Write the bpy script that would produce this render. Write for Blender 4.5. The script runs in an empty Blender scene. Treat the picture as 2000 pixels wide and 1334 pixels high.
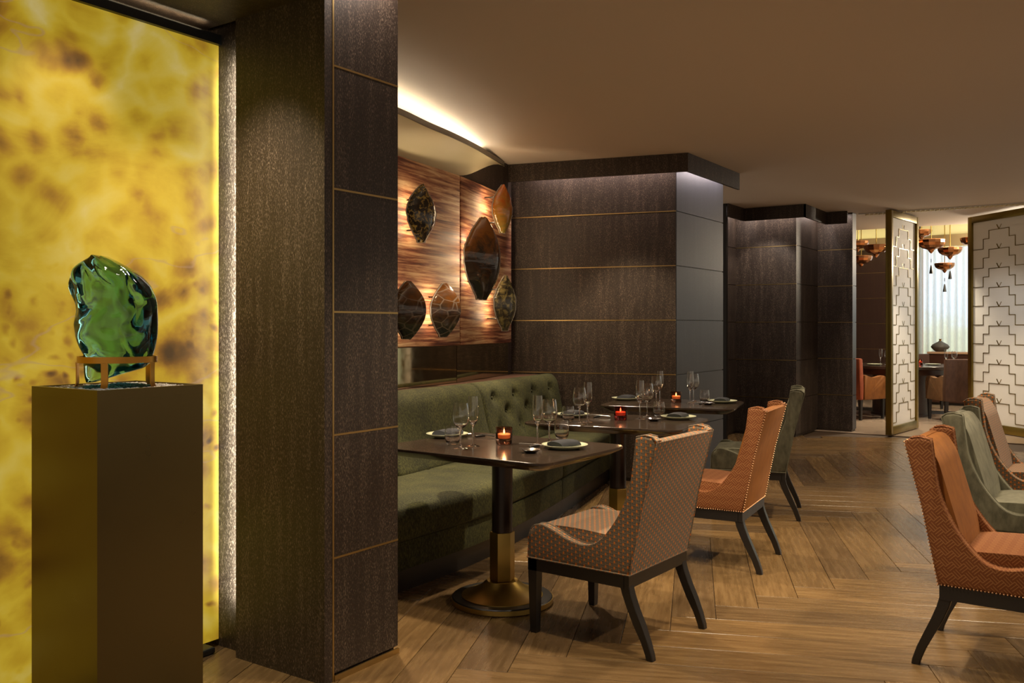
import bpy, bmesh, math, random
from mathutils import Vector, Matrix, noise
R = math.radians
random.seed(7)
S = bpy.context.scene
COL = S.collection

# ------------------------------------------------------------------ camera
YAW = R(34.2); FPX = 1750.0; EYE = 1.325; HORIZ = 638.0
cam = bpy.data.cameras.new('camera'); camo = bpy.data.objects.new('camera', cam); COL.objects.link(camo)
camo.location = (0, 0, EYE); camo.rotation_euler = (R(90), 0, YAW - R(90))
cam.sensor_width = 36; cam.lens = 36 * FPX / 2000; cam.shift_y = -(667 - HORIZ) / 2000
cam.clip_start = 0.05; cam.clip_end = 100
S.camera = camo
SY, CY = math.sin(YAW), math.cos(YAW)
def W2(X, d): return (X * SY + d * CY, -X * CY + d * SY)          # camera plan (right, depth) -> world x, y
def W(X, d, z=0.0): a = W2(X, d); return Vector((a[0], a[1], z))
def on_z(px, py, z=0.0):                                          # pixel on a horizontal plane
    d = FPX * (EYE - z) / (py - HORIZ); return W((px - 1000) / FPX * d, d, z)
def at_d(px, py, d): return W((px - 1000) / FPX * d, d, EYE - (py - HORIZ) * d / FPX)

# ------------------------------------------------------------------ world and lights
S.view_settings.view_transform = 'Standard'; S.view_settings.look = 'None'
S.view_settings.gamma = 1; S.view_settings.use_curve_mapping = False
S.view_settings.exposure = 0.0
wd = bpy.data.worlds.new('world'); S.world = wd; wd.use_nodes = True
wd.node_tree.nodes['Background'].inputs[0].default_value = (1.0, 0.80, 0.60, 1)
wd.node_tree.nodes['Background'].inputs[1].default_value = 0.50
def spot(name, loc, tgt, watts, size=70, blend=.35, col=(1, .80, .55), rad=.05):
    l = bpy.data.lights.new(name, 'SPOT'); l.energy = watts; l.spot_size = R(size); l.spot_blend = blend
    l.color = col; l.shadow_soft_size = rad
    o = bpy.data.objects.new(name, l); COL.objects.link(o); o.location = loc
    o.rotation_euler = (Vector(tgt) - Vector(loc)).to_track_quat('-Z', 'Y').to_euler(); return o
def area(name, loc, tgt, watts, sx, sy, col=(1, .85, .65), roll=0):
    l = bpy.data.lights.new(name, 'AREA'); l.shape = 'RECTANGLE'; l.size = sx; l.size_y = sy
    l.energy = watts; l.color = col
    o = bpy.data.objects.new(name, l); COL.objects.link(o); o.location = loc
    q = (Vector(tgt) - Vector(loc)).to_track_quat('-Z', 'Y').to_matrix().to_4x4()
    o.rotation_euler = (q @ Matrix.Rotation(roll, 4, 'Z')).to_euler(); return o
def strip(name, p0, p1, z, watts, col, lean=0.0):                    # linear LED under a cornice, facing down
    l = bpy.data.lights.new(name, 'AREA'); l.shape = 'RECTANGLE'; dx, dy = p1[0] - p0[0], p1[1] - p0[1]
    l.size = math.hypot(dx, dy); l.size_y = .03; l.energy = watts; l.color = col
    o = bpy.data.objects.new(name, l); COL.objects.link(o); o.location = ((p0[0] + p1[0]) / 2, (p0[1] + p1[1]) / 2, z)
    o.rotation_euler = (Matrix.Rotation(math.atan2(dy, dx), 4, 'Z') @ Matrix.Rotation(lean, 4, 'X')).to_euler(); return o
def point(name, loc, watts, col=(1, .6, .25), rad=.01):
    l = bpy.data.lights.new(name, 'POINT'); l.energy = watts; l.color = col; l.shadow_soft_size = rad
    o = bpy.data.objects.new(name, l); COL.objects.link(o); o.location = loc; return o
CEIL = 2.76
spot('downlight_booth_near', (3.35, 3.22, 2.72), (3.55, 2.25, 0), 260, 74, .25)
spot('downlight_booth_mid', (5.0, 3.42, 2.72), (5.0, 2.75, 0), 230, 80, .4)
spot('downlight_booth_far', (6.25, 3.6, 2.72), (6.3, 3.0, 0), 150, 80, .4)
spot('downlight_aisle_near', (4.13, 1.22, 2.72), (4.0, 1.35, 0), 165, 82, .4)
spot('downlight_aisle_mid', (6.6, 1.2, 2.72), (6.0, 1.3, 0), 160, 84, .5)
spot('downlight_aisle_far', (9.0, 1.8, 2.72), (9.0, 1.8, 0), 130, 95, .6)
spot('downlight_right_row', (4.1, -.4, 2.72), (4.1, .2, 0), 175, 90, .5)
spot('downlight_right_row_far', (6.0, -.2, 2.72), (6.0, .3, 0), 200, 90, .5)
spot('downlight_front', (2.9, 1.1, 2.72), (3.0, 1.6, 0), 150, 85, .5)
spot('downlight_niche', (1.75, 2.62, 2.54), (1.72, 3.11, 2.05), 26, 50, .9, (1, .85, .6))
spot('downlight_pedestal', (1.55, 2.5, 2.54), (1.62, 2.66, 1.2), 40, 40, .5, (.9, .95, 1))
area('niche_soffit_fill', (1.2, 3.06, 2.536), (1.2, 2.9, 2.6), 1.6, 2.2, .02, (1, .80, .5)).rotation_euler = (R(150), 0, 0)  # added uplight to brighten the niche soffit, not a known fixture
spot('downlight_jamb', (1.95, 2.72, 2.54), (2.34, 2.75, .6), 100, 80, .8, (1, .84, .6))
spot('downlight_wall_second', (10.2, 3.45, 2.70), (10.75, 3.6, 1.6), 40, 70, .3, (1, .86, .74))
spot('downlight_screens', (10.7, .9, 2.72), (12.25, 1.75, 1.1), 105, 62, .7, (1, .97, .93), .1)
spot('private_floor_fill', (13.0, 2.3, 2.72), (13.2, 2.4, 0), 170, 100, .6, (1, .84, .62))  # added fill that brightens the private room floor, no known lamp
spot('private_table_fill', (14.6, 2.5, 3.3), (14.6, 2.5, 0), 170, 90, .6, (1, .84, .62))  # second added fill for the dark private room, over its table
spot('downlight_entrance', (11.0, 1.4, 2.72), (11.2, 1.6, 0), 130, 90, .5)

# ------------------------------------------------------------------ node helpers
def new_mat(name):
    m = bpy.data.materials.new(name); m.use_nodes = True
    return m, m.node_tree, m.node_tree.nodes['Principled BSDF']
class G:
    def __init__(s, nt): s.nt = nt
    def n(s, t, **k):
        x = s.nt.nodes.new(t)
        for a, v in k.items(): setattr(x, a, v)
        return x
    def l(s, a, b): s.nt.links.new(a, b)
    def put(s, i, v):
        if hasattr(v, 'is_output') or isinstance(v, bpy.types.NodeSocket): s.l(v, i)
        else: i.default_value = v
    def m(s, op, a, b=0.0, c=None):
        x = s.n('ShaderNodeMath', operation=op); s.put(x.inputs[0], a); s.put(x.inputs[1], b)
        if c is not None: s.put(x.inputs[2], c)
        return x.outputs[0]
    def mix(s, f, a, b):
        x = s.n('ShaderNodeMix', data_type='RGBA'); s.put(x.inputs[0], f)
        s.put(x.inputs[6], (*a, 1) if isinstance(a, tuple) and len(a) == 3 else a)
        s.put(x.inputs[7], (*b, 1) if isinstance(b, tuple) and len(b) == 3 else b); return x.outputs[2]
    def co(s, kind='Object', scale=(1, 1, 1), rot=(0, 0, 0), loc=(0, 0, 0)):
        t = s.n('ShaderNodeTexCoord'); mp = s.n('ShaderNodeMapping'); s.l(t.outputs[kind], mp.inputs[0])
        mp.inputs[1].default_value = loc; mp.inputs[2].default_value = rot; mp.inputs[3].default_value = scale
        return mp.outputs[0]
    def noise(s, vec, scale=5, detail=3, rough=.5, dist=0):
        x = s.n('ShaderNodeTexNoise'); s.l(vec, x.inputs['Vector']); x.inputs['Scale'].default_value = scale
        x.inputs['Detail'].default_value = detail; x.inputs['Roughness'].default_value = rough
        x.inputs['Distortion'].default_value = dist; return x.outputs[0]
    def voro(s, vec, scale=5, feature='F1', smooth=None):
        x = s.n('ShaderNodeTexVoronoi', feature=feature); s.l(vec, x.inputs['Vector']); x.inputs['Scale'].default_value = scale
        if smooth is not None: x.inputs['Smoothness'].default_value = smooth
        return x.outputs[0]
    def ramp(s, f, stops):
        x = s.n('ShaderNodeValToRGB'); s.l(f, x.inputs[0]); cr = x.color_ramp
        while len(cr.elements) < len(stops): cr.elements.new(.5)
        for e, (p, c) in zip(cr.elements, stops):
            e.position = p; e.color = (*c, 1) if len(c) == 3 else c
        return x.outputs[0]
    def bump(s, h, strength=.3, dist=.01):
        x = s.n('ShaderNodeBump'); x.inputs[0].default_value = strength; x.inputs[1].default_value = dist
        s.l(h, x.inputs['Height']); return x.outputs[0]
def plain(name, c, rough=.5, metal=0, **k):
    m, nt, b = new_mat(name); g = G(nt)
    b.inputs['Base Color'].default_value = (*c, 1); b.inputs['Roughness'].default_value = rough
    b.inputs['Metallic'].default_value = metal
    for a, v in k.items(): b.inputs[a.replace('_', ' ')].default_value = v
    v = g.noise(g.co(), 14, 3)                                     # slight procedural variation of gloss
    g.l(g.m('ADD', g.m('MULTIPLY', v, .12), max(rough - .06, 0)), b.inputs['Roughness'])
    return m

M = {}
def make_mats():
    # dark textured wall covering with fine vertical streaks
    def wallcover(name, lo, hi, amt=.5):
        m, nt, b = new_mat(name); g = G(nt)
        fine = g.noise(g.co(scale=(270, 270, 85)), 1, 4, .7)
        wide = g.noise(g.co(scale=(26, 26, 2.2)), 1, 3, .6)
        f = g.m('MULTIPLY', g.m('SUBTRACT', fine, .535), 6.5)
        f = g.m('ADD', g.m('MULTIPLY', f, .75), g.m('MULTIPLY', g.m('SUBTRACT', wide, .45), 1.2))
        x = g.n('ShaderNodeClamp'); g.l(f, x.inputs[0])
        g.l(g.mix(x.outputs[0], lo, hi), b.inputs['Base Color'])
        b.inputs['Roughness'].default_value = .46
        g.l(g.bump(fine, .35, .002), b.inputs['Normal']); return m
    M['wall'] = wallcover('wall_covering_dark', (.024, .0155, .011), (.235, .172, .125))
    M['wall_daylit'] = wallcover('wall_covering_daylit', (.048, .050, .062), (.098, .100, .118))  # wall covering with bluish reflected daylight mixed into its colour
    M['wall_brown'] = wallcover('wall_covering_brown', (.040, .018, .012), (.125, .065, .045))
    M['cream'] = plain('cream_plaster', (.76, .68, .45), .5)
    m, nt, b = new_mat('ceiling_paint'); g = G(nt)
    g.l(g.mix(g.noise(g.co(), .6, 2), (.70, .60, .50), (.74, .64, .54)), b.inputs['Base Color']); b.inputs['Roughness'].default_value = .7
    M['ceil'] = m
    M['white'] = plain('white_plaster', (.75, .74, .70), .6)
    M['brass'] = plain('aged_brass', (.46, .32, .09), .36, 1)
    M['inlay'] = plain('brass_inlay', (.50, .36, .15), .38, 1)
    M['olive_brass'] = plain('olive_bronze', (.23, .17, .045), .34, 1)
    M['black'] = plain('black_stained_wood', (.012, .010, .009), .35)
    M['blackmetal'] = plain('black_metal', (.01, .01, .01), .4)
    M['steel'] = plain('polished_steel', (.6, .6, .6), .18, 1)
    M['copper'] = plain('polished_copper', (.55, .24, .10), .18, 1)
    M['amber_brass'] = plain('satin_copper_brass', (.50, .25, .045), .36, 1)
    M['plate'] = plain('celadon_glaze', (.50, .52, .36), .2)
    M['napkin'] = plain('charcoal_linen', (.016, .018, .024), .85, 0, Sheen_Weight=.0)
    # plank floor
    m, nt, b = new_mat('oak_plank'); g = G(nt)
    inf = g.n('ShaderNodeObjectInfo')
    vec = g.n('ShaderNodeVectorMath', operation='ADD'); g.l(g.co(scale=(3.2, 42, 10)), vec.inputs[0])
    sh = g.n('ShaderNodeCombineXYZ'); g.l(g.m('MULTIPLY', inf.outputs['Random'], 61), sh.inputs[0]); g.l(g.m('MULTIPLY', inf.outputs['Random'], 37), sh.inputs[1])
    g.l(sh.outputs[0], vec.inputs[1])
    grain = g.noise(vec.outputs[0], 1, 5, .6, .15)
    v2 = g.n('ShaderNodeVectorMath', operation='ADD'); g.l(g.co(scale=(1.3, 5, 2)), v2.inputs[0]); g.l(sh.outputs[0], v2.inputs[1])
    cath = g.noise(v2.outputs[0], 1.3, 2, .5, .3)
    rings = g.m('SINE', g.m('MULTIPLY', cath, 60))
    f = g.m('ADD', g.m('MULTIPLY', grain, .75), g.m('MULTIPLY', rings, .028))
    c = g.ramp(f, [(.20, (.100, .060, .025)), (.42, (.160, .101, .045)), (.62, (.196, .129, .060))])
    tone = g.ramp(inf.outputs['Random'], [(0, (.58, .57, .62)), (.3, (.84, .82, .81)), (.7, (1.04, 1.0, .92)), (1, (1.18, 1.12, 1.02))])
    mx = g.n('ShaderNodeMix', data_type='RGBA', blend_type='MULTIPLY'); mx.inputs[0].default_value = 1
    g.l(c, mx.inputs[6]); g.l(tone, mx.inputs[7]); g.l(mx.outputs[2], b.inputs['Base Color'])
    g.l(g.m('ADD', g.m('MULTIPLY', grain, .10), .22), b.inputs['Roughness'])
    g.l(g.bump(grain, .03, .001), b.inputs['Normal']); M['plank'] = m
    M['subfloor'] = plain('dark_subfloor', (.075, .045, .022), .6)
    m, nt, b = new_mat('beige_marble'); g = G(nt)
    g.l(g.mix(g.noise(g.co(), 2.2, 5, .6, 1), (.46, .34, .24), (.58, .45, .33)), b.inputs['Base Color']); b.inputs['Roughness'].default_value = .14
    M['marble'] = m
    # onyx, backlit
    m, nt, b = new_mat('backlit_onyx'); g = G(nt)
    co = g.co()
    sp = g.n('ShaderNodeSeparateXYZ'); g.l(co, sp.inputs[0]); z = sp.outputs[2]
    wob = g.n('ShaderNodeTexNoise'); g.l(co, wob.inputs['Vector']); wob.inputs['Scale'].default_value = 3.2; wob.inputs['Detail'].default_value = 4
    wv = g.n('ShaderNodeVectorMath', operation='MULTIPLY_ADD'); g.l(wob.outputs['Color'], wv.inputs[0]); wv.inputs[1].default_value = (.22, .22, .22); g.l(co, wv.inputs[2])
    big = g.noise(g.co(scale=(1.0, 1, 1.5), loc=(3.1, 0, 1.7)), 1.6, 6, .58, .9)
    cellA = g.voro(wv.outputs[0], 9, 'SMOOTH_F1', .3)
    cellB = g.voro(wv.outputs[0], 16, 'SMOOTH_F1', .3)
    low = g.n('ShaderNodeMapRange'); g.l(z, low.inputs[0]); low.inputs[1].default_value = 1.75; low.inputs[2].default_value = 1.0
    blobs = g.m('MULTIPLY', g.m('SUBTRACT', .62, cellA), .55)
    spots = g.n('ShaderNodeClamp'); g.l(g.m('MULTIPLY', g.m('SUBTRACT', .36, cellB), 3.2), spots.inputs[0])
    patch = g.n('ShaderNodeClamp'); g.l(g.m('MULTIPLY', g.m('SUBTRACT', g.noise(g.co(loc=(1, 0, 5.3)), 2.4, 3, .5), .40), 5), patch.inputs[0])
    sm = g.m('MULTIPLY', g.m('MULTIPLY', spots.outputs[0], patch.outputs[0]), low.outputs[0])
    val = g.m('SUBTRACT', g.m('ADD', big, g.m('MULTIPLY', g.m('SUBTRACT', cellA, .40), .50)), g.m('MULTIPLY', sm, .50))
    def stain_and_glare(x0, z0, rx, rz, amt):                                 # mineral patches of the slab; the pale one is spotlight glare painted in
        global_v = g.m('ADD', g.m('POWER', g.m('ABSOLUTE', g.m('DIVIDE', g.m('SUBTRACT', sw.outputs[0], x0), rx)), 2), g.m('POWER', g.m('ABSOLUTE', g.m('DIVIDE', g.m('SUBTRACT', sw.outputs[2], z0), rz)), 2))
        c = g.n('ShaderNodeClamp'); g.l(g.m('SUBTRACT', 1, global_v), c.inputs[0]); return g.m('MULTIPLY', c.outputs[0], amt)
    sw = g.n('ShaderNodeSeparateXYZ'); g.l(wv.outputs[0], sw.inputs[0])
    for st_ in ((.74, 2.40, .30, .12, -.24), (1.16, 1.32, .17, .19, -.22), (.96, 2.28, .20, .34, .16), (.42, 2.46, .14, .30, -.12), (.60, 1.16, .25, .10, -.15), (.3, .62, .3, .06, -.25)): val = g.m('ADD', val, stain_and_glare(*st_))
    fine = g.noise(wv.outputs[0], 22, 4, .6)
    val = g.m('ADD', val, g.m('MULTIPLY', g.m('SUBTRACT', fine, .5), .10))
    colr = g.ramp(val, [(.08, (.06, .028, .010)), (.26, (.20, .085, .012)), (.40, (.42, .215, .016)), (.52, (.57, .355, .018)), (.64, (.67, .46, .030)), (.78, (.71, .53, .085)), (.94, (.77, .62, .24))])
    # thin mineral vein
    vn = g.noise(g.co(scale=(1.2, 1, 3), rot=(0, R(14), 0), loc=(0, 0, .2)), 0.45, 5, .5, .1)
    vm = g.n('ShaderNodeClamp'); g.l(g.m('SUBTRACT', 1, g.m('MULTIPLY', g.m('ABSOLUTE', g.m('SUBTRACT', vn, .5)), 260)), vm.inputs[0])
    colr = g.mix(g.m('MULTIPLY', vm.outputs[0], .45), colr, (.45, .27, .17))
    g.l(g.mix(.6, colr, (.10, .08, .05)), b.inputs['Base Color']); g.l(colr, b.inputs['Emission Color']); b.inputs['Emission Strength'].default_value = .53
    b.inputs['Roughness'].default_value = .3; b.inputs['Specular IOR Level'].default_value = .3; M['onyx'] = m
    # pedestal
    M['pedestal'] = plain('bronze_lacquer', (.150, .112, .040), .30, .75)
    # glass sculpture
    m, nt, b = new_mat('green_cast_glass'); g = G(nt)
    b.inputs['Base Color'].default_value = (.66, .95, .93, 1); b.inputs['Roughness'].default_value = .03
    b.inputs['Transmission Weight'].default_value = 1; b.inputs['IOR'].default_value = 1.42
    va = g.n('ShaderNodeVolumeAbsorption'); va.inputs[1].default_value = 9
    g.l(g.mix(g.noise(g.co(), 6, 2), (.04, .48, .64), (.14, .66, .60)), va.inputs[0])
    g.l(va.outputs[0], nt.nodes['Material Output'].inputs['Volume']); M['sculpt'] = m
    def gravel(name, a, c):
        m, nt, b = new_mat(name); g = G(nt); i = g.n('ShaderNodeTexVoronoi'); i.inputs['Scale'].default_value = 90; g.l(g.co(), i.inputs['Vector'])
        g.l(g.mix(i.outputs['Color'], a, c), b.inputs['Base Color']); b.inputs['Roughness'].default_value = .6; return m
    M['gravel'] = gravel('grey_gravel', (.16, .13, .11), (.50, .44, .38)); M['gravelg'] = gravel('green_gravel', (.005, .035, .028), (.02, .10, .08))
    # clear glass
    def glass(name, c, rough=0.0):
        m, nt, b = new_mat(name); g = G(nt); b.inputs['Base Color'].default_value = (*c, 1)
        b.inputs['Roughness'].default_value = rough; b.inputs['Transmission Weight'].default_value = 1; b.inputs['IOR'].default_value = 1.55
        g.l(g.m('MULTIPLY', g.noise(g.co(), 9, 1), .01), b.inputs['Roughness']); return m
    M['glass'] = glass('clear_glass', (1, 1, 1)); M['glass_smoke'] = glass('smoked_brown_glass', (.50, .27, .19)); M['glass_red'] = glass('red_glass', (.36, .05, .04))
    M['wax'] = plain('candle_wax', (.75, .45, .25), .5, 0, Emission_Color=(1, .28, .06, 1), Emission_Strength=.55)
    m, nt, b = new_mat('flame'); b.inputs['Base Color'].default_value = (1, .7, .4, 1); b.inputs['Emission Color'].default_value = (1, .50, .18, 1); b.inputs['Emission Strength'].default_value = 22; M['flame'] = m
    # mirror
    M['mirror'] = plain('bronze_mirror', (.40, .33, .22), .06, 1)
    # art panel
    m, nt, b = new_mat('streaked_silk_panel'); g = G(nt)
    a = g.noise(g.co('UV', (1.1, 24, 1)), 1.5, 6, .7, .5); c2 = g.noise(g.co('UV', (.9, 3.0, 1), loc=(3, 1, 0)), 1.6, 3, .5)
    f = g.m('ADD', g.m('MULTIPLY', a, 1.0), g.m('MULTIPLY', g.m('SUBTRACT', c2, .5), .35))
    g.l(g.ramp(f, [(.35, (.085, .020, .012)), (.45, (.25, .085, .045)), (.53, (.48, .25, .13)), (.66, (.74, .52, .31))]), b.inputs['Base Color'])
    b.inputs['Roughness'].default_value = .55; M['art'] = m
    # shells
    def shell(name, stops, scale, voro=True, emit=0):
        m, nt, b = new_mat(name); g = G(nt)
        v = g.noise(g.co(), scale, 4, .65, .8)
        c = g.ramp(v, stops); g.l(c, b.inputs['Base Color']); b.inputs['Roughness'].default_value = .18
        b.inputs['Coat Weight'].default_value = .5
        if emit:
            b.inputs['Transmission Weight'].default_value = emit
        g.l(g.bump(v, .25, .01), b.inputs['Normal']); return m
    M['shell_speck'] = shell('speckled_shell', [(.44, (.015, .011, .009)), (.52, (.028, .02, .015)), (.56, (.30, .21, .05)), (.66, (.42, .30, .08))], 38)
    M['shell_green'] = shell('green_speckled_shell', [(.40, (.02, .018, .013)), (.50, (.055, .05, .03)), (.58, (.17, .14, .05)), (.7, (.27, .23, .10))], 26)
    def shellz(name, top, mid, low, h, scutes=False):
        m, nt, b = new_mat(name); g = G(nt)
        s3 = g.n('ShaderNodeSeparateXYZ'); g.l(g.co(), s3.inputs[0])
        t = g.m('ADD', g.m('DIVIDE', s3.outputs[2], h), g.m('MULTIPLY', g.m('SUBTRACT', g.noise(g.co(), 9, 4, .65, 1), .5), 1.1))
        c = g.ramp(g.m('ADD', t, .5), [(.12, low), (.42, mid), (.74, top)])
        if scutes:
            e = g.voro(g.co(scale=(1, .4, 1.25)), 11, 'DISTANCE_TO_EDGE'); ln = g.m('LESS_THAN', e, .035)
            c = g.mix(g.m('MULTIPLY', ln, .55), c, (.24, .19, .15))
        g.l(c, b.inputs['Base Color'])
        b.inputs['Roughness'].default_value = .16; b.inputs['Coat Weight'].default_value = .6
        g.l(g.bump(g.noise(g.co(scale=(1, 1, 3)), 12, 3), .3, .01), b.inputs['Normal']); return m
    M['shell_amber'] = shellz('amber_shell', (.50, .12, .012), (.42, .20, .03), (.24, .18, .035), .5)
    M['shell_dark'] = shellz('dark_tortoise_shell', (.20, .070, .010), (.030, .018, .012), (.008, .007, .010), .8)
    M['shell_blue'] = shellz('blue_amber_shell', (.13, .045, .008), (.055, .030, .016), (.012, .014, .022), .5, True)
    M['rim'] = plain('shell_rim', (.40, .37, .33), .3, .2)
    # fabrics
    m, nt, b = new_mat('green_chenille'); g = G(nt)
    a = g.noise(g.co(scale=(130, 130, 60)), 1, 3, .7); c2 = g.noise(g.co(), 6, 3)
    f = g.m('ADD', g.m('MULTIPLY', a, .8), g.m('MULTIPLY', c2, .25))
    g.l(g.ramp(f, [(.36, (.008, .009, .002)), (.52, (.034, .036, .007)), (.68, (.088, .086, .022))]), b.inputs['Base Color'])
    b.inputs['Roughness'].default_value = .85; b.inputs['Sheen Weight'].default_value = .0
    g.l(g.bump(a, .5, .004), b.inputs['Normal']); M['sofa'] = m
    def velvet(name, lo, hi, sheen):
        m, nt, b = new_mat(name); g = G(nt)
        a = g.noise(g.co(scale=(1, 1, .5)), 26, 4, .62); c2 = g.noise(g.co(), 5, 2)
        f = g.m('ADD', g.m('MULTIPLY', a, .7), g.m('MULTIPLY', c2, .4))
        g.l(g.ramp(f, [(.40, lo), (.68, hi)]), b.inputs['Base Color']); b.inputs['Roughness'].default_value = .75
        b.inputs['Sheen Weight'].default_value = .15; b.inputs['Sheen Tint'].default_value = (*sheen, 1); return m
    M['velvet_green'] = velvet('sage_velvet', (.050, .048, .028), (.125, .120, .078), (.7, .7, .55))
    M['velvet_orange'] = velvet('orange_velvet', (.165, .053, .004), (.255, .087, .008), (.9, .4, .15))
    M['velvet_brown'] = velvet('brown_velvet', (.050, .022, .013), (.085, .040, .024), (.5, .3, .2))
    M['velvet_tan'] = velvet('tan_velvet', (.13, .062, .022), (.20, .10, .04), (.6, .4, .2))
    M['velvet_rust'] = velvet('rust_velvet', (.20, .035, .010), (.30, .06, .016), (.7, .3, .15))
    # small squares with orange dashes
    m, nt, b = new_mat('orange_dash_weave'); g = G(nt)
    s2 = g.n('ShaderNodeSeparateXYZ'); g.l(g.co('UV'), s2.inputs[0])
    u = g.m('DIVIDE', s2.outputs[0], .0205); ci = g.m('FLOOR', u); v = g.m('ADD', g.m('DIVIDE', s2.outputs[1], .0255), g.m('MULTIPLY', g.m('PINGPONG', ci, 1), .5))
    fu = g.m('FRACT', u); fv = g.m('FRACT', v)
    du = g.m('ABSOLUTE', g.m('SUBTRACT', fu, .45)); dv = g.m('ABSOLUTE', g.m('SUBTRACT', fv, .5))
    dm = g.m('MAXIMUM', du, dv)
    dark = g.m('MULTIPLY', g.m('LESS_THAN', dm, .36), g.m('GREATER_THAN', dm, .24))
    orange = g.m('MULTIPLY', g.m('LESS_THAN', g.m('ABSOLUTE', g.m('SUBTRACT', fu, .80)), .17), g.m('LESS_THAN', g.m('ABSOLUTE', g.m('SUBTRACT', fv, .62)), .20))
    base = g.mix(g.noise(g.co(), 300, 2), (.130, .096, .058), (.235, .175, .108))
    c = g.mix(dark, base, (.085, .068, .058)); c = g.mix(orange, c, (.62, .17, .012))
    g.l(c, b.inputs['Base Color']); b.inputs['Roughness'].default_value = .85; b.inputs['Sheen Weight'].default_value = .15
    g.l(g.bump(g.m('SUBTRACT', dm, dark), .3, .002), b.inputs['Normal']); M['weave'] = m
    # basket-line weave on the orange chairs
    m, nt, b = new_mat('rust_basket_weave'); g = G(nt)
    s2 = g.n('ShaderNodeSeparateXYZ'); g.l(g.co('UV', (1, 1, 1), (0, 0, R(45))), s2.inputs[0])
    u = g.m('DIVIDE', s2.outputs[0], .030); v = g.m('DIVIDE', s2.outputs[1], .030)
    par = g.m('PINGPONG', g.m('ADD', g.m('FLOOR', u), g.m('FLOOR', v)), 1)
    lu = g.m('FRACT', g.m('MULTIPLY', u, 3)); lv = g.m('FRACT', g.m('MULTIPLY', v, 3))
    line = g.m('ADD', g.m('MULTIPLY', par, lu), g.m('MULTIPLY', g.m('SUBTRACT', 1, par), lv))
    lm = g.m('LESS_THAN', line, .30)
    c = g.mix(lm, (.128, .033, .003), (.28, .125, .040))
    c = g.mix(g.m('MULTIPLY', g.noise(g.co(), 120, 2), .35), c, (.25, .072, .012))
    g.l(c, b.inputs['Base Color']); b.inputs['Roughness'].default_value = .8; b.inputs['Sheen Weight'].default_value = .05; b.inputs['Sheen Tint'].default_value = (.9, .5, .25, 1)
    M['basket'] = m
    # table top
    m, nt, b = new_mat('dark_lacquered_top'); g = G(nt)
    g.l(g.mix(g.noise(g.co(scale=(3, 40, 3)), 1, 4), (.022, .015, .011), (.045, .031, .022)), b.inputs['Base Color']); b.inputs['Roughness'].default_value = .16; M['top'] = m
    M['tcolumn'] = plain('dark_table_column', (.020, .012, .010), .3)
    # screen
    M['screen'] = plain('frosted_white_glass', (.80, .79, .75), .65)
    # curtain and window
    m, nt, b = new_mat('sheer_curtain'); g = G(nt)
    tr = g.n('ShaderNodeBsdfTransparent'); tl = g.n('ShaderNodeBsdfTranslucent'); tl.inputs[0].default_value = (.8, .85, .88, 1)
    df = g.n('ShaderNodeBsdfDiffuse'); df.inputs[0].default_value = (.7, .74, .76, 1)
    a1 = g.n('ShaderNodeMixShader'); a1.inputs[0].default_value = .5; g.l(tl.outputs[0], a1.inputs[1]); g.l(df.outputs[0], a1.inputs[2])
    a2 = g.n('ShaderNodeMixShader'); sy_ = g.n('ShaderNodeSeparateXYZ'); g.l(g.co(), sy_.inputs[0])
    wv_ = g.m('SINE', g.m('MULTIPLY', g.m('SUBTRACT', 3.05, sy_.outputs[1]), 55.7))
    g.l(g.m('ADD', g.m('ADD', g.m('MULTIPLY', g.noise(g.co(scale=(40, 40, 12)), 1, 3), .25), .32), g.m('MULTIPLY', wv_, .36)), a2.inputs[0])
    g.l(tr.outputs[0], a2.inputs[1]); g.l(a1.outputs[0], a2.inputs[2]); g.l(a2.outputs[0], nt.nodes['Material Output'].inputs[0]); M['curtain'] = m
    m, nt, b = new_mat('daylit_window'); g = G(nt)
    s3 = g.n('ShaderNodeSeparateXYZ'); g.l(g.co(), s3.inputs[0])
    t = g.m('ADD', g.m('DIVIDE', s3.outputs[2], 3.0), g.m('MULTIPLY', g.m('SUBTRACT', g.noise(g.co(scale=(1, 1, 2.5)), 2.5, 3), .5), .22))
    em = g.n('ShaderNodeEmission'); g.l(g.ramp(t, [(.25, (.50, .53, .36)), (.42, (.62, .66, .52)), (.55, (.70, .82, .90)), (.85, (.85, .95, 1.0))]), em.inputs[0]); em.inputs[1].default_value = 1.5
    g.l(em.outputs[0], nt.nodes['Material Output'].inputs[0]); M['window'] = m
    def led(name, c, s):
        m, nt, b = new_mat(name); b.inputs['Base Color'].default_value = (*c, 1); b.inputs['Emission Color'].default_value = (*c, 1); b.inputs['Emission Strength'].default_value = s; return m
    M['led_warm'] = led('led_warm', (1, .88, .68), 48); M['led_yellow'] = led('led_yellow', (1, .93, .45), 9); M['led_cool'] = led('led_cool', (.9, 1, .92), 6)
    M['led_pink'] = led('led_pink', (1, .80, .72), 9)
    M['clay'] = plain('grey_clay', (.075, .070, .062), .55); M['wood_dark'] = plain('dark_walnut', (.045, .018, .010), .3)
    M['console_top'] = plain('pale_wood', (.42, .27, .17), .3)
make_mats()

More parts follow.
